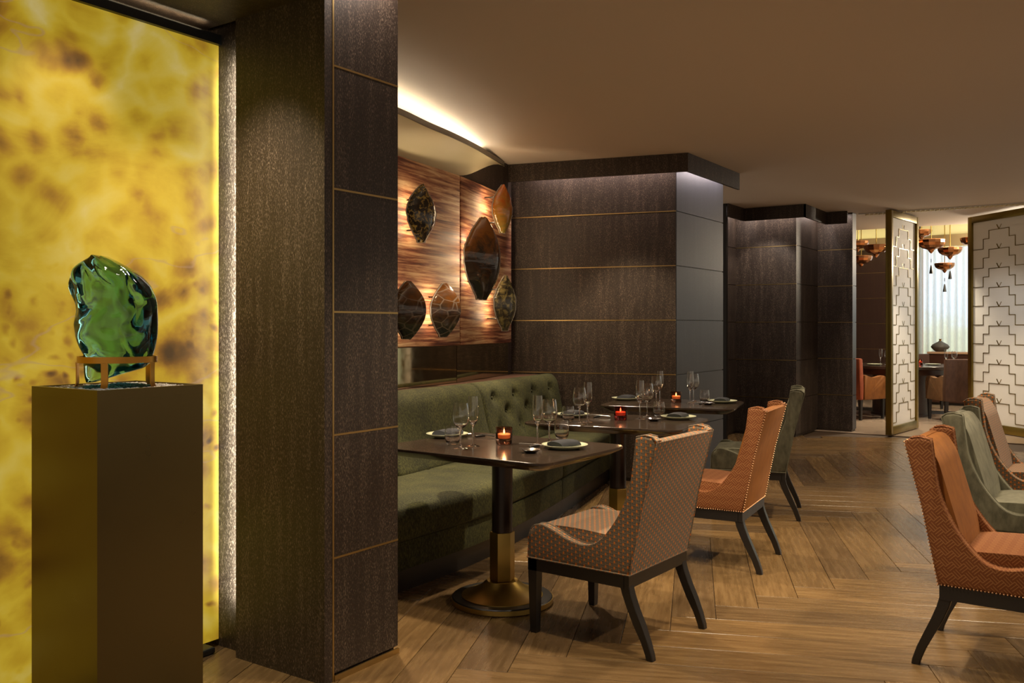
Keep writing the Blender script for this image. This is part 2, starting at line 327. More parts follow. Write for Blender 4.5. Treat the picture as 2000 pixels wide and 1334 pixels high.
# ------------------------------------------------------------------ mesh helpers
def box_uv(me):
    uvl = me.uv_layers.new(name='UVMap'); vs = me.vertices; ls = me.loops
    for p in me.polygons:
        n = p.normal; a = (abs(n.x), abs(n.y), abs(n.z)); k = a.index(max(a))
        for li in p.loop_indices:
            c = vs[ls[li].vertex_index].co
            uvl.data[li].uv = (c.y, c.z) if k == 0 else ((c.x, c.z) if k == 1 else (c.x, c.y))
def mesh(bm, name, mat, smooth=35, uv=True):
    bmesh.ops.recalc_face_normals(bm, faces=bm.faces)
    if smooth:
        a = R(smooth)
        for f in bm.faces: f.smooth = True
        for e in bm.edges:
            if len(e.link_faces) == 2: e.smooth = e.calc_face_angle(0) < a
    me = bpy.data.meshes.new(name); bm.to_mesh(me); bm.free()
    if uv: box_uv(me)
    for mm in (mat if isinstance(mat, list) else [mat]): me.materials.append(mm)
    return me
def obj(name, data, parent=None, loc=(0, 0, 0), rot=(0, 0, 0), label=None, cat=None, group=None, kind=None):
    o = bpy.data.objects.new(name, data); COL.objects.link(o); o.location = loc; o.rotation_euler = rot
    if parent: o.parent = parent
    tag(o, label, cat, group, kind); return o
def tag(o, label=None, cat=None, group=None, kind=None):
    if label: o['label'] = label
    if cat: o['category'] = cat
    if group: o['group'] = group
    if kind: o['kind'] = kind
def empty(name, loc, rz=0, label=None, cat=None, group=None):
    o = obj(name, None, None, loc, (0, 0, rz), label, cat, group); o.empty_display_size = .1; return o
def dup(root, loc, rz, label=None, group=None):
    r = root.copy(); COL.objects.link(r); r.location = loc; r.rotation_euler = (0, 0, rz)
    if label: r['label'] = label
    if group: r['group'] = group
    for ch in list(root.children):
        c = ch.copy(); COL.objects.link(c); c.parent = r
        for gc in ch.children:
            d = gc.copy(); COL.objects.link(d); d.parent = c
    return r
def add_box(bm, lo, hi, bev=0, seg=2):
    vs = [bm.verts.new((x, y, z)) for x in (lo[0], hi[0]) for y in (lo[1], hi[1]) for z in (lo[2], hi[2])]
    fs = [(0, 1, 3, 2), (4, 6, 7, 5), (0, 4, 5, 1), (2, 3, 7, 6), (0, 2, 6, 4), (1, 5, 7, 3)]
    ff = [bm.faces.new([vs[i] for i in f]) for f in fs]
    if bev:
        es = list({e for f in ff for e in f.edges}); bmesh.ops.bevel(bm, geom=es, offset=bev, segments=seg, profile=.5, affect='EDGES')
    return vs
def box(lo, hi, bev=0, seg=2): bm = bmesh.new(); add_box(bm, lo, hi, bev, seg); return bm
def add_lathe(bm, prof, n=24, cap=True):
    rings = []
    for r, z in prof:
        if r < 1e-5: rings.append([bm.verts.new((0, 0, z))])
        else: rings.append([bm.verts.new((r * math.cos(2 * math.pi * i / n), r * math.sin(2 * math.pi * i / n), z)) for i in range(n)])
    for a, b in zip(rings, rings[1:]):
        for i in range(n):
            j = (i + 1) % n
            if len(a) == 1 and len(b) == 1: continue
            if len(a) == 1: bm.faces.new((a[0], b[i], b[j]))
            elif len(b) == 1: bm.faces.new((a[i], a[j], b[0]))
            else: bm.faces.new((a[i], a[j], b[j], b[i]))
    if cap:
        for rg in (rings[0], rings[-1]):
            if len(rg) > 2: bm.faces.new(rg)
def lathe(prof, n=24, cap=True): bm = bmesh.new(); add_lathe(bm, prof, n, cap); return bm
def add_tube(bm, pts, r, n=6, closed=False):
    pts = [Vector(p) for p in pts]; rings = []; N = len(pts); up = Vector((0, 0, 1)); prev = None
    for i, p in enumerate(pts):
        t = (pts[(i + 1) % N] - pts[i - 1]) if closed else (pts[min(i + 1, N - 1)] - pts[max(i - 1, 0)])
        t.normalize()
        if prev is None:
            a = t.cross(up)
            if a.length < .05: a = t.cross(Vector((1, 0, 0)))
        else: a = prev - t * prev.dot(t)
        a.normalize(); prev = a; b = t.cross(a)
        rr = r[i] if isinstance(r, (list, tuple)) else r
        rings.append([bm.verts.new(p + (a * math.cos(2 * math.pi * k / n) + b * math.sin(2 * math.pi * k / n)) * rr) for k in range(n)])
    rng = range(N) if closed else range(N - 1)
    for i in rng:
        A, B = rings[i], rings[(i + 1) % N]
        for k in range(n): bm.faces.new((A[k], A[(k + 1) % n], B[(k + 1) % n], B[k]))
    if not closed: bm.faces.new(rings[0]); bm.faces.new(rings[-1])
def tube(pts, r, n=6, closed=False): bm = bmesh.new(); add_tube(bm, pts, r, n, closed); return bm
def add_prism(bm, poly, lo, hi, axis='x', bev=0, seg=2):
    def P(a, b, t): return (t, a, b) if axis == 'x' else ((a, t, b) if axis == 'y' else (a, b, t))
    A = [bm.verts.new(P(a, b, lo)) for a, b in poly]; B = [bm.verts.new(P(a, b, hi)) for a, b in poly]
    fa = bm.faces.new(A); fb = bm.faces.new(B); N = len(poly)
    for i in range(N): bm.faces.new((A[i], A[(i + 1) % N], B[(i + 1) % N], B[i]))
    if bev:
        es = list(fa.edges) + list(fb.edges)
        bmesh.ops.bevel(bm, geom=es, offset=bev, segments=seg, profile=.5, affect='EDGES', clamp_overlap=True)
def prism(poly, lo, hi, axis='x', bev=0, seg=2): bm = bmesh.new(); add_prism(bm, poly, lo, hi, axis, bev, seg); return bm
def plan_box(p0, p1, o0, o1, z0, z1):                               # box beside the line p0->p1, offsets to its right
    a, b = Vector((*p0[:2], 0)), Vector((*p1[:2], 0)); t = (b - a).normalized(); n = Vector((t.y, -t.x, 0))
    bm = bmesh.new(); poly = [a + n * o0, b + n * o0, b + n * o1, a + n * o1]
    lo = [bm.verts.new((p.x, p.y, z0)) for p in poly]; hi = [bm.verts.new((p.x, p.y, z1)) for p in poly]
    bm.faces.new(lo); bm.faces.new(hi)
    for i in range(4): bm.faces.new((lo[i], lo[(i + 1) % 4], hi[(i + 1) % 4], hi[i]))
    return bm
def spline(pts, n=12):                                              # Catmull-Rom through points
    P = [Vector(p) for p in pts]; out = []
    for i in range(len(P) - 1):
        a, b, c, d = P[max(i - 1, 0)], P[i], P[i + 1], P[min(i + 2, len(P) - 1)]
        for k in range(n):
            t = k / n; out.append(.5 * ((2 * b) + (c - a) * t + (2 * a - 5 * b + 4 * c - d) * t * t + (3 * b - a - 3 * c + d) * t ** 3))
    out.append(P[-1]); return out

# ------------------------------------------------------------------ floor
SP = .46                                                            # height of one wall panel course
fl = obj('floor', mesh(plan_box((-3, -8), (12.0, -8), 0, -13.5, -.06, -.012), 'floor', M['subfloor'], 0), kind='structure')
PL, PW = 1.4, .2
FA = YAW - R(11.5)                                                  # plank direction in the room
ud = Vector((math.cos(FA), math.sin(FA), 0)); vd = Vector((ud.y, -ud.x, 0))
o0 = on_z(1630.7, 1150, 0) - vd * PW                                # a plank's lower left corner seen in the photo
bmp = bmesh.new(); add_box(bmp, (0.0013, -PW + .0013, -.012), (PL - .0013, -.0013, 0), .001, 1)
plank_me = mesh(bmp, 'plank', M['plank'], 0)
spots_ = []
for m_ in range(-4, 5):
    for k in range(-70, 71):
        for fam in (0, 1):
            base = o0 + vd * (PW * (k + 14 * m_)) + ud * (PW * k)
            if fam == 0: c = base + ud * PL / 2 + vd * PW / 2; org = base; ang = FA
            else:
                org = base + vd * PW + ud * PW; ang = FA - R(90); c = org + vd * PL / 2 - ud * PW / 2
            X = c.x * SY - c.y * CY; d = c.x * CY + c.y * SY
            if c.x > 11.35 or c.y > 4.1 or c.y < -3.0 or c.x < .9 or d < 1.9: continue
            if X / d > 1.0 or X / d < -.66: continue
            if c.y > 3.75 and c.x < 7: continue
            if c.y > 3.5 and 7.4 < c.x < 9.4: continue
            if c.y > 3.3 and c.x < 2.6: continue
            spots_.append((d, org, ang, 0 if X / d < .72 and d > 2.4 else 1))
spots_.sort(key=lambda s: (s[3], s[0]))
print('planks', len(spots_), sum(s[3] == 0 for s in spots_))
for d, org, ang, _v in spots_[:300]: obj('plank', plank_me, fl, org, (0, 0, ang))
bmr = bmesh.new()
for d, org, ang, _v in spots_[300:]:
    vs = add_box(bmr, (0.0013, -PW + .0013, -.012), (PL - .0013, -.0013, 0)); T = Matrix.Translation(org) @ Matrix.Rotation(ang, 4, 'Z')
    for v in vs: v.co = T @ v.co
if spots_[300:]: obj('distant_planks', mesh(bmr, 'distant_planks', M['plank'], 0), fl, kind='stuff')
else: bmr.free()
f2 = obj('floor_private_room', mesh(plan_box((11.62, -3), (17.3, -3), 0, -8, -.06, -.004), 'floor_private_room', M['subfloor'], 0), kind='structure')
tile_me = mesh(box((.002, .002, -.004), (.798, .798, .003)), 'floor_tile', M['marble'], 0)
dark_tile = mesh(box((.002, .002, -.004), (.598, .798, .003)), 'border_tile', M['blackmetal'], 0)
for i in range(7):
    for j in range(7):
        if i == 4: obj('border_tile', dark_tile, f2, (11.62 + i * .8, -.8 + j * .8, 0)); continue
        obj('floor_tile', tile_me, f2, (11.62 + i * .8 - (.2 if i > 4 else 0), -.8 + j * .8, 0))

# ------------------------------------------------------------------ ceiling
obj('ceiling', mesh(plan_box((-3, -8), (13.9, -8), 0, -13.5, CEIL, CEIL + .12), 'ceiling', M['ceil'], 0), kind='structure')
obj('ceiling_private_room', mesh(plan_box((13.8, -3), (17.4, -3), 0, -8, 3.35, 3.45), 'ceiling_private_room', M['white'], 0), kind='structure')
obj('wall_ceiling_drop', mesh(plan_box((13.9, -3), (13.9, 5), 0, -.05, CEIL + .121, 3.349), 'wall_ceiling_drop', M['white'], 0), kind='structure')
gr = obj('trim_1', mesh(plan_box((11.86, -1.5), (11.86, 2.75), 0, .06, CEIL - .012, CEIL - .001), 'trim_1', M['white'], 0), kind='structure')
bead = mesh(box((-.035, -.014, -.016), (.035, .014, 0)), 'grille_bar', M['cream'], 0)
for i in range(52): obj('grille_bar', bead, gr, (11.89, -.1 + i * .054, CEIL - .012), (0, 0, R(25)))

# ------------------------------------------------------------------ wall builder
panel_i = 0
def wall_face(parent, p0, p1, o=0.0, th=.012, z0=0.03, z1=CEIL, mat='wall', lines=True, inlay='inlay', skip=()):
    zs = [z0] + [SP * k for k in range(1, 6) if z0 < SP * k < z1] + [z1]
    if not lines: zs = [z0, z1]
    for a, b in zip(zs, zs[1:]):
        obj('panel', mesh(plan_box(p0, p1, o, o + th, a + .004 if a != z0 else a, b - .004 if b != z1 else b), 'panel', M[mat], 0), parent)
    for z in zs[1:-1]:
        if inlay: obj('brass_inlay', mesh(plan_box(p0, p1, o, o + th + .0015, z - .0037, z + .0037), 'brass_inlay', M[inlay], 0), parent)
def wall_core(name, poly, z0=0, z1=CEIL, mat='wall'):
    bm = bmesh.new(); add_prism(bm, poly, z0, z1, 'z'); return obj(name, mesh(bm, name, M[mat], 0), kind='structure')

# near pier with the onyx niche on its left
JX, FY, OY = 2.345, 2.43, 3.11
pier = wall_core('wall_pier', [(JX + .012, FY + .012), (2.75 - .012, FY + .012), (2.75 - .012, 4.05), (JX + .05, 4.05), (JX + .05, 2.93), (JX + .012, 2.93)])
wall_face(pier, (2.393, FY + .012), (2.75, FY + .012))
obj('corner_post', mesh(plan_box((JX, FY + .012), (2.384, FY + .012), 0, .012, .0, CEIL), 'corner_post', M['wall'], 0), pier)
obj('brass_inlay', mesh(plan_box((2.3845, FY + .012), (2.3925, FY + .012), 0, .0135, .0, CEIL), 'brass_inlay', M['inlay'], 0), pier)
wall_face(pier, (JX + .012, 2.93), (JX + .012, FY + .012), lines=False, z0=.0)
wall_face(pier, (2.738, FY + .012), (2.738, 4.05), inlay='inlay')
obj('base_trim', mesh(plan_box((2.393, FY), (2.752, FY), 0, .006, 0, .022), 'base_trim', M['inlay'], 0), pier)
jl = area('recess_led', (JX + .006, 2.950, 1.3), (JX + 1, 2.950, 1.3), 27, .02, 2.2, (.93, 1, .90))
jl.rotation_euler = (R(90), 0, R(-68)); jl.data.spread = R(134)
# cornice of the pier, above the picture
def cornice(name, pts, z0, z1, led='led_pink', d=.15):
    root = None
    for i, (a, b) in enumerate(zip(pts, pts[1:])):
        me = mesh(plan_box(a, b, -.02, 0, z0, z1), 'fascia', M['wall'], 0)
        if root is None: root = obj(name, me, kind='structure')
        else: obj('fascia', me, root)
    return root
PCOR = cornice('trim_2', [(2.2, 2.28), (2.76, 2.28)], 2.665, CEIL - .002)
strip('cove_pier', (2.36, 2.34), (2.74, 2.34), 2.745, 4, (1, .84, .72))
# niche
nic = obj('wall_niche', mesh(plan_box((-1.5, OY + .03), (JX + .1, OY + .03), 0, -.25, 0, CEIL), 'wall_niche', M['wall'], 0), kind='structure')
obj('wall_niche_header', mesh(plan_box((-1.5, OY + .03), (JX + .012, OY + .03), 0, .69, 2.556, CEIL), 'wall_niche_header', M['wall'], 0), kind='structure')
onx = empty('onyx_panel', (1.2, OY, 0), 0, 'large golden backlit onyx slab behind the glass sculpture', 'wall panel')
obj('slab', mesh(box((-2.6, -.012, .03), (1.192, .02, 2.49)), 'slab', M['onyx'], 0), onx)
obj('top_frame', mesh(box((-2.6, -.03, 2.491), (1.192, .02, 2.53)), 'top_frame', M['blackmetal'], 0), onx)
obj('base_channel', mesh(box((-2.6, -.075, .0), (1.13, .02, .028), .008), 'base_channel', M['blackmetal'], 0), onx)

# ------------------------------------------------------------------ booth walls
AW = [(2.74, 3.86), (3.45, 3.885), (4.13, 3.945), (5.342, 4.147), (6.508, 4.477), (6.69, 4.545)]
bw = wall_core('wall_booth_back', AW + [(6.69, 4.9), (2.74, 4.9)], 0, CEIL)
E0, E1 = Vector((6.64, 4.62, 0)), Vector((7.016, 3.10, 0))
bend = wall_core('wall_booth_end', [(E0.x + .012, E0.y), (E1.x + .012, E1.y + .012), (8.10, 3.112), (8.10, 4.62)], 0, CEIL)
nE = (E1 - E0).normalized()
wall_face(bend, (E0.x + .012, E0.y), (E1.x + .012, E1.y + .004))
wall_face(bend, (E1.x + .012, E1.y + .012), (8.10, 3.112), mat='wall_daylit', inlay=None)
tE = nE; nO = Vector((tE.y, -tE.x, 0))                              # outward normal of the end wall
if nO.dot(Vector((-1, 0, 0))) < 0: nO = -nO
ca = E0 + nO * .13 + tE * .25; cc = E1 + nO * .13 + tE * .13; cd = Vector((8.13, 3.10 - .15, 0))
cc = Vector((cc.x, 3.10 - .15, 0))
def fascia(name, pts, z0, z1, th=.02):
    root = None
    for a, b in zip(pts, pts[1:]):
        me = mesh(plan_box(a, b, -th, 0, z0, z1), name, M['wall'], 0)
        if root is None: root = obj(name, me, kind='structure')
        else: obj('fascia', me, root)
    return root
fascia('trim_3', [ca - tE * .35, cc, cd], 2.605, CEIL - .002)
q0, q1 = E0 + nO * .07 + tE * .30, E1 + nO * .07
strip('cove_booth_end', q0, q1, 2.745, 9, (1, .80, .74)); strip('cove_booth_side', (7.02, 3.02), (8.08, 3.02), 2.745, 7, (1, .84, .80))

# art panels, mirror and ledge on the booth back wall
def wall_panel_pts(a, b, off):
    a, b = Vector((*a, 0)), Vector((*b, 0)); t = (b - a).normalized(); n = Vector((t.y, -t.x, 0)); return a, b, t, n
segs = [(AW[2], AW[3]), (AW[3], AW[4])]
names = ['streaked red-brown and cream art panel, the one nearer the dark pier', 'streaked red-brown and cream art panel beside the booth end wall']
zA0, zA1 = 1.185, 2.462
seg_info = []
for i, (a, b) in enumerate(segs):
    A, B, t, n = wall_panel_pts(a, b, 0); L = (B - A).length
    bm = box((.004, -.045, zA0), (L - .004, -.002, zA1), .012, 2)
    obj('art_panel', mesh(bm, 'art_panel', M['art']), None, A, (0, 0, math.atan2(t.y, t.x)), names[i], 'wall art')
    bm = box((.003, -.012, .905), (L - .003, -.002, zA0 - .004))
    obj('mirror_panel', mesh(bm, 'mirror_panel', M['mirror'], 0), None, A, (0, 0, math.atan2(t.y, t.x)),
        ['bronze mirror strip under the art panel nearer the pier', 'bronze mirror strip under the art panel beside the end wall'][i], 'mirror')
    seg_info.append((A, t, n, L))
A, B, t, n = wall_panel_pts(AW[1], AW[2], 0); L = (B - A).length
# cream cove above the art
lip_px = [(777, 218, 2.64), (835, 245, 2.645), (887.5, 267.5, 2.66), (932.5, 290, 2.69), (984, 321, 2.735)]
lip = [Vector((2.76, 3.50, 2.64)), Vector((3.45, 3.55, 2.64))]
for px, py, z in lip_px:
    d = FPX * (z - EYE) / (HORIZ - py); lip.append(W((px - 1000) / FPX * d, d, z))
lip = spline(lip, 8)
def wall_y(x):
    for (x0, y0), (x1, y1) in zip(AW, AW[1:]):
        if x0 <= x <= x1: return y0 + (y1 - y0) * (x - x0) / (x1 - x0)
    return AW[-1][1]
bm = bmesh.new(); rows = []
for p in lip:
    wx = min(p.x + .04, 6.66); s = max(0, min(1, (wx - 5.3) / 1.1)); s = s * s * (3 - 2 * s)
    q = Vector((wx, wall_y(wx) - .003, 2.468 + .255 * s))
    row = []
    for k in range(7):
        f = k / 6; c = q.lerp(p, f); sag = math.sin(f * math.pi) * .05 * (p - q).length / .35
        row.append(c + Vector((0, .6 * sag, .5 * sag)))
    rows.append(row)
def skin_grid(bm, rows, th):
    V = [[bm.verts.new(c) for c in r] for r in rows]; U = [[bm.verts.new(c + Vector((0, .004, th))) for c in r] for r in rows]
    m, n = len(V), len(V[0])
    for i in range(m - 1):
        for j in range(n - 1):
            bm.faces.new((V[i][j], V[i + 1][j], V[i + 1][j + 1], V[i][j + 1])); bm.faces.new((U[i][j], U[i][j + 1], U[i + 1][j + 1], U[i + 1][j]))
    for i in range(m - 1):
        for j in (0, n - 1): bm.faces.new((V[i][j], U[i][j], U[i + 1][j], V[i + 1][j]))
    for j in range(n - 1):
        for i in (0, m - 1): bm.faces.new((V[i][j], V[i][j + 1], U[i][j + 1], U[i][j]))
skin_grid(bm, rows, .01)
cove = obj('trim_4', mesh(bm, 'trim_4', M['cream'], 60), kind='structure')
bm = bmesh.new(); Vv = []
for p in lip: Vv.append([bm.verts.new(p + Vector((0, -.006, -.012))), bm.verts.new(p + Vector((0, .006, -.012))), bm.verts.new(p + Vector((0, .006, .024))), bm.verts.new(p + Vector((0, -.006, .024)))])
for a, b in zip(Vv, Vv[1:]):
    for k in range(4): bm.faces.new((a[k], a[(k + 1) % 4], b[(k + 1) % 4], b[k]))
bm.faces.new(Vv[0]); bm.faces.new(Vv[-1])
obj('cove_lip', mesh(bm, 'cove_lip', plain('grey_bronze_lip', (.16, .13, .10), .4, .4), 60), cove)
bm = bmesh.new(); add_tube(bm, [p + Vector((.0, .085, .012)) for p in lip[:-6]], .006, 6)
obj('led_strip', mesh(bm, 'led_strip', M['led_warm'], 60), cove)

# ------------------------------------------------------------------ second and third piers towards the private room
w2 = wall_core('wall_second', [(10.802, 3.229), (11.71, 3.229), (11.71, 4.4), (10.802, 4.4)])
wall_face(w2, (10.802, 3.97), (10.802, 3.217)); wall_face(w2, (10.802, 3.229), (11.71, 3.229), mat='wall', inlay=None)
w2b = wall_core('wall_second_return', [(10.08, 3.972), (10.80, 3.972), (10.80, 4.4), (10.08, 4.4)])
wall_face(w2b, (10.08, 3.972), (10.79, 3.972), inlay=None)
obj('trim_5', mesh(plan_box((10.06, 4.4), (10.06, 3.80), -.02, .03, 0, CEIL - .002), 'trim_5', M['black'], 0), kind='structure')
w3 = wall_core('wall_third', [(11.722, 2.80), (11.90, 2.80), (11.90, 4.4), (11.722, 4.4)])
wall_face(w3, (11.722, 3.217), (11.722, 2.788)); wall_face(w3, (11.722, 2.80), (11.90, 2.80), mat='wall_daylit', inlay=None)
fascia('trim_6', [(10.04, 3.775), (10.578, 3.775), (10.578, 3.046), (11.50, 3.046), (11.50, 2.80)], 2.605, CEIL - .002)
strip('cove_second', (10.69, 3.9), (10.69, 3.15), 2.745, 5, (1, .84, .76)); strip('cove_second_return', (10.15, 3.87), (10.6, 3.87), 2.745, 2, (1, .84, .76))
strip('cove_second_side', (10.7, 3.13), (11.5, 3.13), 2.745, 3.5, (1, .84, .76)); strip('cove_third', (11.61, 3.15), (11.61, 2.82), 2.745, 2, (1, .84, .76))

# ------------------------------------------------------------------ private room shell
pb = wall_core('wall_private_back', [(17.16, 2.95), (17.3, 2.95), (17.3, 4.6), (17.16, 4.6)], 0, 3.34)
wall_face(pb, (17.16, 4.6), (17.16, 2.95), mat='wall_brown', z1=2.70)
obj('wall_private_left', mesh(plan_box((11.9, 4.41), (17.3, 4.41), 0, -.1, 0, 3.34), 'wall_private_left', M['wall_brown'], 0), kind='structure')
obj('wall_private_top', mesh(plan_box((17.3, -3), (17.3, 2.94), 0, -.08, 2.72, 3.34), 'wall_private_top', M['cream'], 0), kind='structure')
obj('wall_private_upper', mesh(plan_box((17.14, 2.95), (17.14, 4.6), .0, -.012, 2.72, 3.34), 'wall_private_upper', M['cream'], 0), kind='structure')
pel = obj('trim_7', mesh(plan_box((16.85, 4.40), (16.85, -3), 0, .02, 2.70, 2.90), 'trim_7', plain('tan_pelmet', (.45, .33, .16), .6), 0), kind='structure')
obj('led_strip', mesh(plan_box((16.95, 4.3), (16.95, -2.9), 0, -.03, 2.885, 2.90), 'led_strip', M['led_yellow'], 0), pel)
obj('window_1', mesh(plan_box((17.5, 2.94), (17.5, -3), 0, -.02, .05, 2.75), 'window_1', M['window'], 0), kind='structure')
bm = bmesh.new(); prev = None
N = 260
for i in range(N + 1):
    y = 3.05 - 4.2 * i / N; x = 17.02 + .035 * math.sin(i * .9) + .012 * math.sin(i * 2.3 + 1)
    a = (bm.verts.new((x, y, .012)), bm.verts.new((x, y, 2.72)))
    if prev: bm.faces.new((prev[0], a[0], a[1], prev[1]))
    prev = a
obj('sheer_curtain', mesh(bm, 'sheer_curtain', M['curtain'], 80), None, label='pleated white sheer curtain across the bright window of the private room', cat='curtain')
point('private_room_fill', (14.6, 1.2, 2.5), 170, (1, .82, .6), .15)

# ------------------------------------------------------------------ banquette
def curve_fn(pts):
    P = spline([(x, y, 0) for x, y in pts], 16); L = [0]
    for a, b in zip(P, P[1:]): L.append(L[-1] + (b - a).length)
    def f(s):
        t = s * L[-1]
        for i in range(len(P) - 1):
            if L[i + 1] >= t or i == len(P) - 2:
                k = (t - L[i]) / (L[i + 1] - L[i]); return P[i].lerp(P[i + 1], max(0, min(1, k)))
    return f
Fc = curve_fn([(2.78, 2.935), (3.32, 2.935), (4.14, 2.962), (5.22, 3.18), (6.86, 3.62)])
Bc = curve_fn([(2.78, 3.80), (3.6, 3.84), (4.42, 3.905), (5.16, 3.96), (6.35, 4.145), (6.715, 4.215)])
def sofa_pt(s, t, z): p = Fc(s).lerp(Bc(s), t); return Vector((p.x, p.y, z))
def sofa_sweep(prof, s0, s1, n=14, endr=.02, bulge=None):
    bm = bmesh.new(); ss = [s0, s0 + .0016, s0 + .0045] + [s0 + .0045 + (s1 - s0 - .009) * i / n for i in range(1, n)] + [s1 - .0045, s1 - .0016, s1]
    ins = [endr, endr * .4, 0] + [0] * (n - 1) + [0, endr * .4, endr]
    ct = sum(t for t, z in prof) / len(prof); cz = sum(z for t, z in prof) / len(prof); rows = []
    for s, i in zip(ss, ins):
        row = []
        for t, z in prof:
            dt, dz = t - ct, z - cz; L = math.hypot(dt, dz) or 1
            tt, zz = t - dt / L * i * 1.1, z - dz / L * i
            if bulge: tt, zz = bulge(s, t, z, tt, zz)
            row.append(bm.verts.new(sofa_pt(s, tt, zz)))
        rows.append(row)
    m = len(prof)
    for a, b in zip(rows, rows[1:]):
        for k in range(m): bm.faces.new((a[k], a[(k + 1) % m], b[(k + 1) % m], b[k]))
    bm.faces.new(rows[0]); bm.faces.new(rows[-1]); return bm
def roundpoly(pts, r, n=4):
    out = []; N = len(pts); P = [Vector((*p, 0)) for p in pts]
    for i in range(N):
        a, b, c = P[i - 1], P[i], P[(i + 1) % N]; rr = min(r if not isinstance(r, list) else r[i], (a - b).length * .48, (c - b).length * .48)
        p = b + (a - b).normalized() * rr; q = b + (c - b).normalized() * rr
        for k in range(n + 1):
            t = k / n; v = p * (1 - t) ** 2 + b * 2 * t * (1 - t) + q * t * t; out.append((v.x, v.y))
    return out
sofa = empty('banquette', (Fc(.5).x, Fc(.5).y, 0), 0, 'long curved olive green chenille banquette along the booth wall', 'sofa')
def sp(name, bm, mat, parent=None, smooth=50):
    o = obj(name, mesh(bm, name, mat, smooth), parent or sofa)
    if parent is None: o.matrix_parent_inverse = Matrix.Translation(-Vector(sofa.location))
    else: o.matrix_parent_inverse = Matrix.Identity(4)
    return o
sp('plinth', sofa_sweep([(.04, 0), (.9, 0), (.9, .12), (.04, .12)], 0, .995, 18, 0), M['black'], None, 20)
cuts = [0, .333, .362, .60, .62, .995]
seat_cuts = [(0, .375), (.377, .625), (.627, .99)]
for a, b in seat_cuts:
    sp('front_panel', sofa_sweep(roundpoly([(.0, .115), (.06, .115), (.06, .262), (.0, .262)], .015, 2), a, b, 12, .006), M['sofa'])
    near = a == 0
    pr = roundpoly([(-.045 if near else -.012, .266), (.74, .262), (.74, .43), (.5, .455), (.06, .452), (-.045 if near else -.012, .425)], [.04, .02, .02, .05, .05, .09], 4)
    sp('seat_cushion', sofa_sweep(pr, a, b, 14, .03), M['sofa'])
# back sections: plain near the pier, tufted towards the end wall
def back_prof(): return roundpoly([(.60, .425), (.98, .40), (1.0, .86), (.97, .915), (.86, .915), (.78, .86), (.70, .60)], [.04, .02, .03, .05, .06, .10, .2], 4)
tuft = [(.66 + .078 * i + (.039 if r else 0), z) for r, z in enumerate((.80, .68, .56)) for i in range(4)]
tuft = [(.655 + .095 * i + (.0475 if r == 1 else 0), z) for r, z in enumerate((.80, .685, .57)) for i in range(3 if r == 1 else 4)]
def bulge(s, t, z, tt, zz):
    if z < .45 or t > .9: return tt, zz
    d = 0
    for ts, tz in tuft:
        r2 = ((s - ts) / .013) ** 2 + ((z - tz) / .045) ** 2; d += math.exp(-r2) * .05
    return tt + d, zz
def fine(prof, m=3):
    out = []
    for i, p in enumerate(prof):
        q = prof[(i + 1) % len(prof)]; L = math.hypot(p[0] - q[0], p[1] - q[1]); k = max(1, int(L / .025))
        for j in range(k): out.append((p[0] + (q[0] - p[0]) * j / k, p[1] + (q[1] - p[1]) * j / k))
    return out
sp('back_cushion', sofa_sweep(fine(back_prof()), .0, .30, 10, .03), M['sofa'])
sp('back_cushion', sofa_sweep(fine(back_prof()), .302, .604, 12, .03), M['sofa'])
bc = sp('back_cushion', sofa_sweep(fine(back_prof()), .606, .992, 90, .03, bulge), M['sofa'])
bme = mesh(lathe([(0, .009), (.008, .007), (.012, 0), (.010, -.004), (0, -.005)], 10, False), 'button', M['sofa'], 60)
for ts, tz in tuft:
    f = (tz - .60) / .26; t0 = .70 + .08 * max(0, f) if tz > .6 else .60 + (tz - .425) / .175 * .10
    p = sofa_pt(ts, t0 + .045, tz); q = sofa_pt(ts + .004, t0 + .045, tz); n = Vector((-(q - p).y, (q - p).x, 0)).normalized()
    n = -n if n.y > 0 else n; n = (n + Vector((0, 0, .35))).normalized()
    b = obj('button', bme, bc, p, n.to_track_quat('Z', 'Y').to_euler())
# ledge between sofa back and mirror
bm = bmesh.new(); rows = []
for i in range(25):
    s = i / 24; p = Bc(s * .997); a = Vector((p.x, p.y + .012, 0)); w = Vector((min(p.x - .05, 6.68), 0, 0)); w.y = wall_y(w.x) - .014
    if w.y < a.y + .01: w.y = a.y + .01
    rows.append([bm.verts.new((a.x, a.y, .55)), bm.verts.new((w.x, w.y, .55)), bm.verts.new((w.x, w.y, .902)), bm.verts.new((a.x, a.y, .902))])
for a, b in zip(rows, rows[1:]):
    for k in range(4): bm.faces.new((a[k], a[(k + 1) % 4], b[(k + 1) % 4], b[k]))
bm.faces.new(rows[0]); bm.faces.new(rows[-1])
obj('trim_8', mesh(bm, 'trim_8', plain('brown_ledge', (.12, .065, .045), .35), 30), kind='structure')

